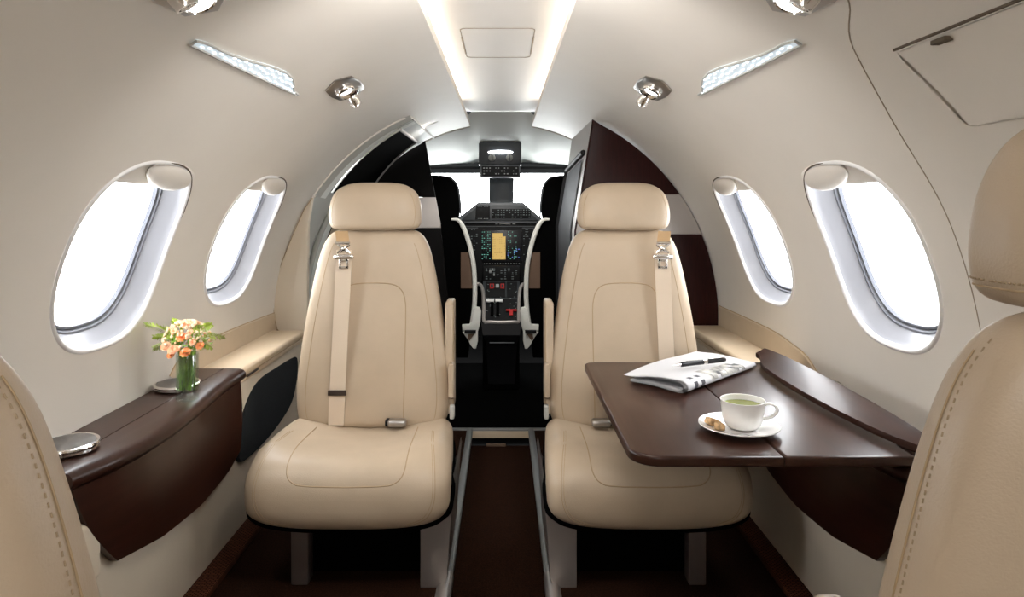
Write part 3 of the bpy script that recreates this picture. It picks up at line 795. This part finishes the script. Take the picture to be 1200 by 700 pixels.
def bloom(c, r, m):
    mb = MB(); c = Vector(c)
    for ring, (n_, tilt, L_) in enumerate(((9, .25, r), (8, .6, r*.85), (6, 1.0, r*.62), (4, 1.35, r*.45))):
        for k in range(n_):
            a = 2*PI*k/n_+ring*.4; face = Vector((0, -.75, .66))
            ux = Vector((1, 0, 0)); uy = face.cross(ux).normalized()
            d = (ux*math.cos(a)+uy*math.sin(a))*math.cos(tilt)+face*math.sin(tilt); sd = d.cross(face).normalized(); up = sd.cross(d)
            rows = []
            for q in range(4):
                f = q/3; ww = L_*.36*(.4+f*.9)
                rows.append([c+d*L_*f+sd*ww*u+up*(.12*L_*math.sin(u*5+k)*f) for u in (-1, -.5, 0, .5, 1)])
            mb.grid(rows, m)
    mb.sphere(c, r*.3, m, seg=8); mb.build('flower', bq)
for x, y, z, r, m in ((.003, -.036, .138, .0125, 'orange'), (-.014, -.042, .110, .013, 'peach'), (.016, -.044, .104, .013, 'orange'), (.044, -.030, .117, .0105, 'orange'), (-.036, -.032, .116, .012, 'peach'), (.004, -.02, .166, .011, 'peach'), (-.004, -.044, .112, .009, 'peach'), (-.018, -.03, .152, .008, 'peach'), (.022, -.034, .150, .008, 'peach'), (.030, -.038, .126, .008, 'peach'), (-.022, -.038, .096, .009, 'orange')):
    bloom((x, y, z-.006), r, M[m])
mb = MB()
for i in range(260):
    a = rnd.uniform(0, 2*PI); b = rnd.uniform(-.25, 1.3)
    x = .056*math.cos(a)*math.cos(b); y = .046*math.sin(a)*math.cos(b); z = .112+.056*math.sin(b)
    mb.sphere((x, y, z), rnd.uniform(.0022, .0042), M['bud'] if i % 4 else M['peach'], seg=6)
ob = mb.build('buds', bq); ob['kind'] = 'stuff'

# ------------------------------------------------------------ overhead fixtures
def fixture(side, y, th, label, lensy):
    """ hexagonal chrome plate with lamp and swivelling nozzle, hung on the curved wall """
    p = W(side, y, th, R-.0015); nrm = Vector((-side*math.cos(rad(th)), 0, -math.sin(rad(th))))
    ax = Vector((0, 1, 0)); ay = nrm.cross(ax); Mx = Matrix((ay, ax, nrm)).transposed()
    t = thing('reading_light', label, 'light', p, group='reading lights')
    mb = MB(); hexa = [(.0, .125), (.040, .085), (.046, .0), (.040, -.085), (0, -.125), (-.040, -.085), (-.046, 0), (-.040, .085)]
    rows = [[Mx @ Vector((x*s_, yy*s_, h)) for x, yy in hexa] for s_, h in ((1, 0), (1, .003), (.94, .0055), (.5, .007), (.02, .0072))]
    mb.grid(rows, M['brushed'], cu=True, capb=True); mb.build('plate', t, sharp=30)
    mb = MB(); mb.lathe([(.026, .005), (.028, .010), (.026, .018), (.022, .021), (.020, .019)], M['chrome'], c=Mx @ Vector((.0, lensy, 0)), mtx=Mx, n=28); mb.build('lamp_ring', t)
    mb = MB(); mb.lathe([(.0205, .0185), (.014, .0205), (.001, .0215)], M['bulb'], c=Mx @ Vector((0, lensy, 0)), mtx=Mx, n=24); mb.build('lamp_lens', t)
    mb = MB(); R2 = Mx @ Matrix.Rotation(rad(-15), 3, 'X'); c2 = Mx @ Vector((0, -lensy, .0))
    mb.lathe([(.030, .004), (.031, .010), (.024, .018), (.018, .021), (.0185, .036), (.0165, .044), (.017, .050), (.013, .050), (.012, .036)], M['chrome'], c=c2, mtx=R2, n=24)
    mb.lathe([(.0125, .040), (.001, .040)], M['black'], c=c2, mtx=R2, n=16); mb.build('air_nozzle', t)
    return t
for side in (-1, 1):
    fixture(side, 1.93, 61.4, 'small chrome reading light and air nozzle on the %s ceiling above the front seat' % LN[side], -.030)
    fixture(side, .99, 59.9, 'bright round reading light cropped by the top edge on the %s ceiling' % LN[side], .045)
    # leaf-shaped LED passenger lamp with prism dots
    c0 = W(side, 1.45, 56, R)
    lo = [(1.165, 54.75), (1.30, 54.9), (1.45, 55.1), (1.60, 55.3), (1.735, 55.5)]
    hi = [(1.165, 55.5), (1.20, 55.9), (1.25, 55.95), (1.30, 56.1), (1.38, 56.7), (1.48, 57.6), (1.55, 57.9), (1.60, 57.7), (1.64, 57.1), (1.67, 56.3), (1.69, 55.85), (1.735, 55.7)]
    t = thing('passenger_light', 'pale leaf-shaped ceiling light with rows of bright dots on the %s side' % LN[side], 'light', c0, group='passenger lights')
    def lp(y, f, r): return W(side, y, lerp(interp(lo, y), interp(hi, y), f), r)-c0
    Ys = [1.165+.57*i/40 for i in range(41)]
    mb = MB(); mb.grid([[lp(y, f, R-(.001 if f in (-.04, 1.04) else .005)) for y in Ys] for f in (-.04, 0, .25, .5, .75, 1.0, 1.04)], M['lens']); mb.build('lens', t)
    mb = MB(); mb.tube([lp(y, 0, R-.005) for y in Ys]+[lp(y, 1.0, R-.005) for y in Ys[::-1]], .0026, M['lightgrey'], n=6, closed=True); mb.build('rim', t)
    mb = MB(); y = 1.195
    i = 0
    while y < 1.72:
        wd = interp(hi, y)-interp(lo, y); nr = max(1, round(wd/.85))
        for k in range(nr):
            f = (k+.5)/nr+(.12 if i % 2 else -.12)/nr
            c = lp(y, f, R-.0062); mb.sphere(c, .0034, M['lensdot'], (1, 2.0, .5), 8)
        y += .024; i += 1
    ob = mb.build('prism_dots', t); ob['kind'] = 'stuff'
mb = MB(); p = W(-1, 3.2, 69.5, R-.001); mb.box((0, 0, 0), (.05, .03, .004), M['panel'], .001, 2, Matrix.Rotation(rad(-20.5), 3, 'Y'))
tag(mb.build('ceiling_placard', loc=p), 'tiny pale placard on the left ceiling near the cockpit', 'placard')

# ------------------------------------------------------------ entry door surround (left)
bands = [None, (2.775, 2.80, R-.004, .93, 'groove'), (2.80, 3.03, .895, .862, 'lightgrey'), (3.03, 3.10, .862, .90, 'groove'), (3.10, 3.25, .885, .862, 'greywhite'), (3.25, 3.285, .862, .90, 'groove'), (3.285, 3.52, .866, .872, 'dado'), (3.52, 3.62, .93, .93, 'voidblack')]
for i, (a, b, r0, r1, m) in enumerate(bands[1:]):
    structure(strip('x', -1, (-15, 36), a, b, r0, r1, M[m]).build('door_1' if i == 0 else 'trim_%d' % (20+i)))
structure(strip('x', -1, (34, 66.2), 2.755, 2.80, R+.002, .868, M['lightgrey']).build('trim_30'))
structure(strip('x', -1, (34, 66.2), 2.80, 2.86, .868, .862, M['greywhite']).build('trim_31'))
mb = MB()
th = lambda u: lerp(36, 63.5, u)
# dark sloping door panel with a pale rim
def dp(u, v, r=.862): return W(-1, lerp(lerp(2.90, 2.83, u), lerp(3.66, 3.36, u), v), lerp(36, 62.0, u), r)
mb.grid([[dp(u/12, v/4) for u in range(13)] for v in range(5)], M['voidblack']); 
mb.tube([dp(u/12, 1) for u in range(0, 13)]+[dp(1.0, v/4) for v in (3, 2, 1, 0)], .007, M['bandgrey'], n=8)
mb.tube([dp(u/12, 0) for u in range(0, 13)], .005, M['lightgrey'], n=8)
ob = mb.build('door_panel'); tag(ob, 'dark sloping inner panel of the open entry door above the left seat', 'door')
mb = MB(); mb.grid([[W(-1, lerp(2.80, 3.5, v/4), t, .866) for t in (61.5, 63, 64.5, 66.5)] for v in range(5)], M['lightgrey']); structure(mb.build('trim_32'))
mb = MB(); mb.tube([W(-1, 3.125, t, .868) for t in range(-8, 36, 3)], .012, M['lightgrey'], n=10); structure(mb.build('trim_33'))
# beige end panel beside the door opening
P = [(px, py) for px, py in ((320, 345), (321, 372), (325, 386), (335, 393), (358, 396), (360.5, 394), (360, 330), (361, 262), (366, 232), (356, 246), (340, 283), (326, 318))]
mb = MB(); poly = [(at(px, py, 2.735).x, at(px, py, 2.735).z) for px, py in P]
mb.prism(poly, 'y', 2.735, 2.765, M['lower'], .004); structure(mb.build('wall_door_edge'))
mb = MB(); mb.tube([at(px, py, 2.731) for px, py in P[-4:]+P[:6]], .0014, M['seam'], n=6); structure(mb.build('trim_34'))

# ------------------------------------------------------------ forward closets / partitions
def arcpoly(side, x0, ztop, zbot, r=R-.002, shrink=0):
    pts = []
    return pts
def divider(side, Y, depth, name, label, dark, cutx):
    """ partition facing aft; cutx(z) is the aisle-side edge """
    t = thing(name, label, 'partition', (side*.6, Y, 0)); o_ = Vector((side*.6, Y, 0))
    def region(z0, z1):
        zs = [lerp(z0, z1, i/14) for i in range(15)]
        outer = [(side*(math.sqrt(max(.01, (R-.006)**2-(z-ZC)**2))), z) for z in zs]
        inner = [(side*cutx(z), z) for z in zs[::-1]]
        outer = [(x, z) for x, z in outer if abs(x) >= cutx(z)-1e-6]
        return outer+inner
    zt = 1.352
    for z0, z1, nm, m, off in ((1.048, zt, 'upper_panel', dark, 0), (.888, 1.047, 'metal_band', M['bandgrey'], -.002), (.02, .887, 'lower_panel', dark, 0)):
        P = region(z0, z1) if z0 > .5 else None
        if P is None:
            zs = [lerp(.505, z1, i/10) for i in range(11)]
            P = [(side*math.sqrt((R-.006)**2-(z-ZC)**2), z) for z in zs]+[(side*cutx(z1), z1), (side*cutx(.5), .5), (side*cutx(.02), .02), (side*.76, .02), (side*.76, .50)]
        mb = MB(); mb.prism([(x-o_.x, z) for x, z in P], 'y', off, .02, m, .0015)
        mb.build(nm, t, sharp=30)
    return t, o_
cx = lambda z: interp([(0, .30), (.9, .300), (1.06, .326), (1.35, .372)], z)
t, o_ = divider(1, 2.82, .84, 'forward_closet', 'dark red-brown wood closet with grey metal band behind the right front seat', M['redwood'], cx)
def sidepanel(z0, z1, m, nm, y0=.0, y1=.84, off=0):
    mb = MB(); mb.grid([[Vector((cx(z)-off, 2.82+y, z))-o_ for y in (y0, y1)] for z in (z0, (z0+z1)/2, z1)], m)
    return mb.build(nm, t)
mb = MB(); zs = [0.01, .5, .9, 1.06, 1.2, 1.36]
mb.grid([[Vector((cx(z)+.001, 2.84+y, z))-o_ for y in (0, .83)] for z in zs], M['bandgrey']); mb.build('aisle_side', t)
mb = MB()
q = [(.10, 1.225), (.80, 1.185), (.80, .05), (.06, .05), (.06, 1.15)]
pan = lambda y, z, off=.004: Vector((cx(z)-off, 2.82+y, z))-o_
mb.grid([[pan(.14, z) if z < 1.19 else pan(.14, z) for z in (.05, .5, .9, 1.06, 1.20)], [pan(.78, z) for z in (.05, .5, .9, 1.06, 1.165)]], M['sidedoor'])
mb.tube([pan(.10, 1.225, .006), pan(.80, 1.185, .006), pan(.80, .9, .006), pan(.80, .1, .006)], .012, M['black'], n=8)
mb.build('side_door', t)
mb = MB(); mb.tube([Vector((cx(z)+.002, 2.819, z))-o_ for z in (.1, .5, .9, 1.06, 1.2, 1.345)], .004, M['redwood'], n=6); mb.build('corner_edge', t)
cl = lambda z: interp([(0, .25), (.30, .252), (.912, .314), (1.053, .340), (1.34, .393)], z)
divider(-1, 3.62, .1, 'forward_partition', 'black partition with grey metal band beyond the left front seat, beside the cockpit', M['unlitwood'], cl)

# ------------------------------------------------------------ cockpit
mb = MB(); rows = []
for i in range(13):
    v = i/12; y = lerp(YF-.01, 4.32, v); row = []
    for j in range(33):
        u = -1+2*j/32; x = .62*u
        z0 = ZC+math.sqrt(.895**2-x*x); z0 = lerp(1.494, z0, max(0, min(1, (abs(x)-.172)/.04))); z1 = 1.262-.02*(x/.5)**2
        z = lerp(z0, z1, v**.85)
        cavx = max(0, 1-(abs(x)/.20)**6); cavy = max(0, 1-abs((y-4.12)/.2)**4)
        z += .020*cavx*cavy
        row.append(Vector((x, y, z)))
    rows.append(row)
mb.grid(rows, M['greywhite']); structure(mb.build('ceiling_cockpit'))
mb = MB()
mb.box((0, 4.31, 1.237), (1.15, .03, .068), M['darkgrey'], .006); mb.box((0, 4.292, 1.236), (1.10, .012, .016), M['black'], .004)
structure(mb.build('trim_40'))
# windshield: two panes with a post
for i, (x0, x1) in enumerate(((-.62, -.06), (.06, .62))):
    mb = MB(); mb.grid([[Vector((x, z_y, z)) for x in (x0, (x0+x1)/2, x1)] for z_y, z in ((4.34, 1.22), (4.50, 1.05), (4.62, .88))], M['pane'])
    structure(mb.build('window_%d' % (20+i)))
mb = MB(); mb.prism([(-.078, 1.22), (.078, 1.22), (.074, 1.0), (.082, .9), (-.082, .9), (-.074, 1.0)], 'y', 4.30, 4.34, M['darkgrey'], .006); structure(mb.build('trim_41'))
mb = MB(); mb.grid([[Vector((x, 4.62, z)) for x in (-1, 1)] for z in (-.1, .88)], M['voidblack']); 
for s_ in (-1, 1): mb.grid([[Vector((s_*x, y, z)) for z in (-.1, .9, 1.5)] for x, y in ((.62, 4.64), (.95, 3.9))], M['voidblack'])
structure(mb.build('wall_cockpit'))
def marks(mb_, x0, x1, z0, z1, Y, nx, nz, m, fill=.55, rn=None, w_=.5, h_=.35, skip=.2):
    for i in range(nx):
        for j in range(nz):
            if rn and rn.random() < skip: continue
            cx_ = lerp(x0, x1, (i+.5)/nx); cz = lerp(z0, z1, (j+.5)/nz); dx = (x1-x0)/nx*w_*(rn.uniform(.5, 1.2) if rn else 1); dz = (z1-z0)/nz*h_
            mb_.box((cx_, Y, cz), (dx, .003, abs(dz)), m)
rn = random.Random(5)
# overhead panel
t = thing('overhead_console', 'dark grey overhead console with small lamp and two knobs at the cockpit ceiling', 'console', (0, 4.05, 1.25)); o_ = Vector((0, 4.05, 1.25))
mb = MB(); a0 = at(561, 193, 4.0); a1 = at(611, 166, 4.0)
mb.prism([(a0.x, a0.z), (a1.x, a0.z), (a1.x, a1.z-.01), (a1.x-.012, a1.z), (a0.x+.012, a1.z), (a0.x, a1.z-.01)], 'y', 4.0, 4.16, M['darkgrey'], .005)
for v in mb.bm.verts: v.co -= o_
mb.build('housing', t)
mb = MB(); p = at(586.5, 178.3, 3.99)-o_; mb.sphere(p, .01, M['bulb'], (7.2, .8, 1.1), 20); mb.build('lamp', t)
for px in (576.5, 597):
    mb = MB(); mb.lathe([(.02, 0), (.019, .012), (.013, .016), (.001, .017)], M['lightgrey'], c=at(px, 185, 3.995)-o_, mtx=Matrix.Rotation(PI/2, 3, 'X'), n=20); mb.box(at(px, 185, 3.975)-o_, (.006, .01, .034), M['midgrey'], .002); mb.build('knob', t)
mb = MB(); a0 = at(562.5, 208, 3.97); a1 = at(610, 193, 3.97); mb.box((a0+a1)/2+Vector((0, .06, 0))-o_, (a1.x-a0.x, .11, a1.z-a0.z), M['midgrey'], .004)
mb.box((a0+a1)/2-o_, (a1.x-a0.x-.02, .012, a1.z-a0.z-.018), M['black'], .003)
marks(mb, a0.x+.015-o_.x, a1.x-.015-o_.x, a0.z+.012-o_.z, a1.z-.012-o_.z, 3.963-o_.y, 12, 3, M['dotwhite'], rn=rn, w_=.45, h_=.35, skip=.35)
mb.build('switch_panel', t)
# instrument panel
t = thing('instrument_panel', 'black cockpit instrument panel with orange map display in the centre', 'instrument panel', (0, 4.15, .8)); o_ = Vector((0, 4.15, .8))
def V2(px, py, Y): p = at(px, py, Y); return (p.x-o_.x, p.z-o_.z)
mb = MB(); mb.prism([V2(*q, 4.12) for q in ((533, 262), (636, 262), (637, 258), (613, 237.5), (560, 237.5), (534, 258))], 'y', -.03, .2, M['midgrey'], .004)
mb.prism([V2(*q, 4.11) for q in ((539, 258.5), (631, 258.5), (612, 240.5), (562, 240.5))], 'y', -.042, -.028, M['darkgrey'], .002)
mb.build('glareshield', t)
mb = MB(); mb.prism([V2(*q, 4.10) for q in ((557, 257), (574, 257), (574, 241), (558, 241))], 'y', -.052, -.04, M['black'], .002)
a, b = V2(576, 256, 4.1), V2(622, 245, 4.1); mb.box(((a[0]+b[0])/2, -.044, (a[1]+b[1])/2), (b[0]-a[0], .008, b[1]-a[1]), M['black'], .002); marks(mb, a[0], b[0], a[1], b[1], -.051, 14, 4, M['dotdim'], rn=rn, skip=.25)
marks(mb, *[V2(559, 242, 4.1)[0], V2(573, 242, 4.1)[0]], V2(559, 242.6, 4.1)[1], V2(559, 241.2, 4.1)[1], -.054, 4, 1, M['dotwhite']); marks(mb, *[V2(559, 242, 4.1)[0], V2(573, 242, 4.1)[0]], V2(559, 257, 4.1)[1], V2(559, 255.6, 4.1)[1], -.054, 4, 1, M['dotwhite'])
mb.build('guidance_panel', t)
mb = MB(); mb.prism([V2(*q, 4.14) for q in ((532, 261), (638, 261), (640, 330), (530, 330))], 'y', -.012, .1, M['black'], .003)
for x0, x1 in ((580.5, 583.5), (585, 598.5), (600.5, 604)):
    a, b = V2(x0, 263, 4.13), V2(x1, 261, 4.13); mb.box(((a[0]+b[0])/2, -.016, (a[1]+b[1])/2), (b[0]-a[0], .004, b[1]-a[1]), M['white'])
for q in ((546, 265.2, 627, 265.8), (545, 267, 560, 267.5), (612, 267, 627, 267.5)):
    a, b = V2(q[0], q[1], 4.13), V2(q[2], q[3], 4.13); mb.box(((a[0]+b[0])/2, -.014, (a[1]+b[1])/2), (b[0]-a[0], .004, .003), M['midgrey'])
mb.build('main_panel', t)
mb = MB(); a, b = V2(565, 307, 4.12), V2(612, 270, 4.12); mb.box(((a[0]+b[0])/2, -.018, (a[1]+b[1])/2), (b[0]-a[0], .01, b[1]-a[1]), M['seatedge'], .003)
a, b = V2(577, 304.5, 4.1), V2(592.5, 273.5, 4.1)
mb.prism([(a[0], a[1]), (b[0], a[1]), (b[0], b[1]-.02), (b[0]-.018, b[1]-.02), (b[0]-.018, b[1]), (a[0], b[1])], 'y', -.027, -.022, M['screenmap'])
marks(mb, a[0], b[0], a[1], b[1]-.02, -.029, 8, 12, M['brown'], rn=rn, w_=.5, h_=.18, skip=.55)
for (x0, y0, x1, y1, m, nx, nz, sk) in ((564, 305, 575, 271, 'dotgreen', 5, 14, .45), (595, 305, 606, 271, 'dotgreen', 5, 14, .6), (594, 303, 612, 289, 'dotblue', 7, 6, .6), (566, 310.5, 610, 308.5, 'dotwhite', 14, 1, 0), (548, 300, 560, 268, 'dotdim', 4, 12, .6), (613, 300, 622, 268, 'dotdim', 4, 12, .6)):
    a, b = V2(x0, y0, 4.1), V2(x1, y1, 4.1); marks(mb, a[0], b[0], a[1], b[1], -.026, nx, nz, M[m], rn=rn, skip=sk, w_=.6 if nz > 1 else .4, h_=.3 if nz > 1 else .5)
mb.build('screen', t)
# centre pedestal with throttle quadrant
t = thing('centre_pedestal', 'dark cockpit centre pedestal with throttle levers and red handle', 'pedestal', (0, 3.9, 0)); o_ = Vector((0, 3.9, 0))
mb = MB(); p0, p1 = at(566, 330, 4.05), at(609, 311, 4.1)
mb.box(((p0.x+p1.x)/2, .17, (p0.z+p1.z)/2), (p1.x-p0.x, .05, p1.z-p0.z), M['black'], .004)
marks(mb, p0.x+.01, p1.x-.01, p0.z+.01, p1.z-.01, .142, 9, 6, M['dotdim'], rn=rn, skip=.4); 
for q in ((574.5, 318, 1.6), (579, 322, .9), (577, 316, 1)):
    a = at(q[0], q[1], 4.04); mb.box((a.x, .138, a.z), (.008*q[2], .004, .014), M['dotwhite'])
mb.build('keypad', t)
def Q(px, py, dz=0):     # point on the sloping quadrant plane
    v = (py-330)/48.0; Y = lerp(4.02, 3.72, v); p = at(px, py, Y)-o_; p.y -= dz; p.z += dz*.6; return p
mb = MB(); mb.grid([[Q(x, 330) for x in (566, 609)], [Q(x, 377) for x in (566, 609)]], M['darkgrey'])
mb.grid([[Q(x, 377) for x in (564, 611)], [at(564, 380, 3.70)-o_, at(611, 380, 3.70)-o_], [at(566, 393, 3.68)-o_, at(609, 393, 3.68)-o_], [at(570, 404, 3.74)-o_, at(606, 404, 3.74)-o_], [at(572, 450, 3.80)-o_, at(603, 450, 3.80)-o_]], M['black'])
mb.box((0, .05, .2), (.20, .3, .40), M['voidblack'], .01)
mb.build('body', t)
mb = MB(); mb.tube(smooth([Q(558, 333), Q(563, 334), Q(566, 342), Q(567, 360), Q(567.5, 377), Q(573, 378.5, .01), Q(588, 379, .01), Q(603, 378.5, .01), Q(607.5, 377), Q(608, 360), Q(609, 342), Q(612, 334), Q(617, 333)], 5), .010, M['bandgrey'], n=8); mb.build('frame', t)
def patch(mb_, x0, y0, x1, y1, m, h=.006):
    P = [Q(x0, y0), Q(x1, y0), Q(x1, y1), Q(x0, y1)]; U = [Q(x0, y0, h), Q(x1, y0, h), Q(x1, y1, h), Q(x0, y1, h)]
    mb_.grid([U[:2], U[3:1:-1]], m); mb_.grid([P+[P[0]], U+[U[0]]], m)
mb = MB(); patch(mb, 569, 331, 592, 349, M['black']); patch(mb, 594, 331, 606, 349, M['black']); patch(mb, 569, 351, 606, 376, M['black'])
for x0, x1 in ((574, 579), (586.5, 591)): patch(mb, x0, 333.5, x1, 339, M['red'], .009); patch(mb, x0+1, 334.6, x1-1, 337.9, M['darkgrey'], .012)
patch(mb, 581, 334, 585, 338, M['dotwhite'], .009)
for i in range(46): 
    x = rn.uniform(570, 605); y = rn.uniform(333, 374)
    if abs(x-593) > 1.2: patch(mb, x, y, x+rn.uniform(.6, 1.8), y+.5, M['dotdim'] if i % 3 else M['dotwhite'], .008)
mb.build('switches', t)
mb = MB(); 
for x0, x1 in ((570, 579), (580.5, 589)): patch(mb, x0, 352, x1, 355.5, M['white'], .02)
for x0, x1 in ((575, 578.5), (581.5, 585)): patch(mb, x0, 356, x1, 371, M['voidblack'], .02)
mb.build('throttle_lever', t)
mb = MB(); patch(mb, 593, 364, 605.5, 366, M['red'], .016); patch(mb, 597, 366, 601, 371, M['red'], .016); mb.build('red_handle', t)
mb = MB(); p = at(588, 402, 3.69)-o_; mb.box(p, (.13, .006, .006), M['midgrey'], .002); mb.build('foot_glint', t)  # light glint on the dark pedestal front, built as a grey bar
# pilot seats
for side in (-1, 1):
    X = lambda px: px if side < 0 else 1173-px
    t = thing('pilot_seat', 'black pilot seat with white curved edge on the %s side of the cockpit' % LN[side], 'seat', (side*.42, 3.8, 0), group='pilot seats'); o_ = Vector((side*.42, 3.8, 0))
    mb = MB(); Y = 3.84
    P = [(X(x), y) for x, y in ((495, 420), (495, 208), (508, 205), (524, 206), (532, 211), (537, 221), (539.5, 240), (540.5, 262))]
    poly = [(at(x, y, Y).x-o_.x, at(x, y, Y).z) for x, y in P]
    P2 = [(X(x), y) for x, y in ((536, 259), (542, 268), (548, 283), (552, 298), (555, 320), (556, 345), (554, 370), (551, 384), (548, 420))]
    poly2 = poly[:-1]+[(at(x, y, Y).x-o_.x, at(x, y, Y).z) for x, y in P2]
    mb.prism(poly2, 'y', Y-.0-o_.y, Y+.12-o_.y, M['voidblack'], .012, 3); mb.build('backrest', t, sharp=50)
    mb = MB(); hd = smooth([at(X(x), y, Y-.003)-o_ for x, y in ((524, 206.5), (532, 211.5), (537, 221), (539.5, 240), (540.3, 258))], 5); mb.tube(hd, .005, M['midgrey'], n=6); mb.build('headrest_edge', t)
    mb = MB(); tr = smooth([at(X(x), y, Y-.015)-o_ for x, y in ((529, 257.3), (536, 257.8), (541, 263), (546, 274), (551, 291), (555, 312), (556.5, 340), (555.5, 362), (553, 382))], 6)
    mb.tube(tr, [lerp(.006, .013, min(1, i/14)) for i in range(len(tr))], M['offwhite'], n=8); mb.build('edge_trim', t)
    mb = MB(); Yb = 3.80
    q1 = [(X(x), y) for x, y in ((542, 381), (557, 379), (562, 372), (564, 362), (561, 360), (556, 363), (554, 376), (542, 380))]
    def pr(pts, y0, y1, m, bev): mb.prism([(at(x, y, Yb).x-o_.x, at(x, y, Yb).z) for x, y in pts], 'y', y0-o_.y, y1-o_.y, m, bev)
    pr([(X(x), y) for x, y in ((541.5, 381), (550, 380.5), (553, 376), (554, 364), (558, 360), (562.5, 361), (564, 366), (563, 378), (560.5, 387.5), (542, 387.5))], 3.79, 3.83, M['offwhite'], .004)
    pr([(X(x), y) for x, y in ((542, 389), (547, 396), (552, 405), (555, 408.5), (558, 408.5), (560, 400), (560, 386))], 3.79, 3.82, M['offwhite'], .003)
    pr([(X(x), y) for x, y in ((545, 386.5), (558, 386.5), (557.5, 390.5), (544.5, 390))], 3.775, 3.80, M['black'], .001)
    pr([(X(x), y) for x, y in ((549, 391), (556, 391), (550, 399), (548, 396))], 3.784, 3.80, M['brown'], .001)
    mb.build('belt_fitting', t)
    mb = MB(); q = [(X(540), 296), (X(555), 296), (X(556), 338), (X(540), 338)]; mb.prism([(at(x, y, Y-.006).x-o_.x, at(x, y, Y-.006).z) for x, y in q], 'y', Y-.006-o_.y, Y+.004-o_.y, M['brown']); mb.build('seat_pocket', t)

# thin wisp of steam above the tea
m = bpy.data.materials.new('steam'); m.use_nodes = True; nt = m.node_tree; nt.nodes.clear()
o_ = nt.nodes.new('ShaderNodeOutputMaterial'); vs_ = nt.nodes.new('ShaderNodeVolumeScatter'); vs_.inputs['Density'].default_value = 2.2
nt.links.new(vs_.outputs[0], o_.inputs['Volume']); M['steam'] = m
mb = MB()
mb.tube(smooth([(0, 0, 0), (.010, 0, .018), (.004, 0, .036), (.016, 0, .055), (.012, 0, .072)], 6), [.004+.0055*math.sin(PI*min(1, (i+1)/26)) for i in range(25)], M['steam'], n=10)
tag(mb.build('steam', loc=(.500, 1.395, .618)), 'faint wisp of steam rising above the teacup', 'steam')
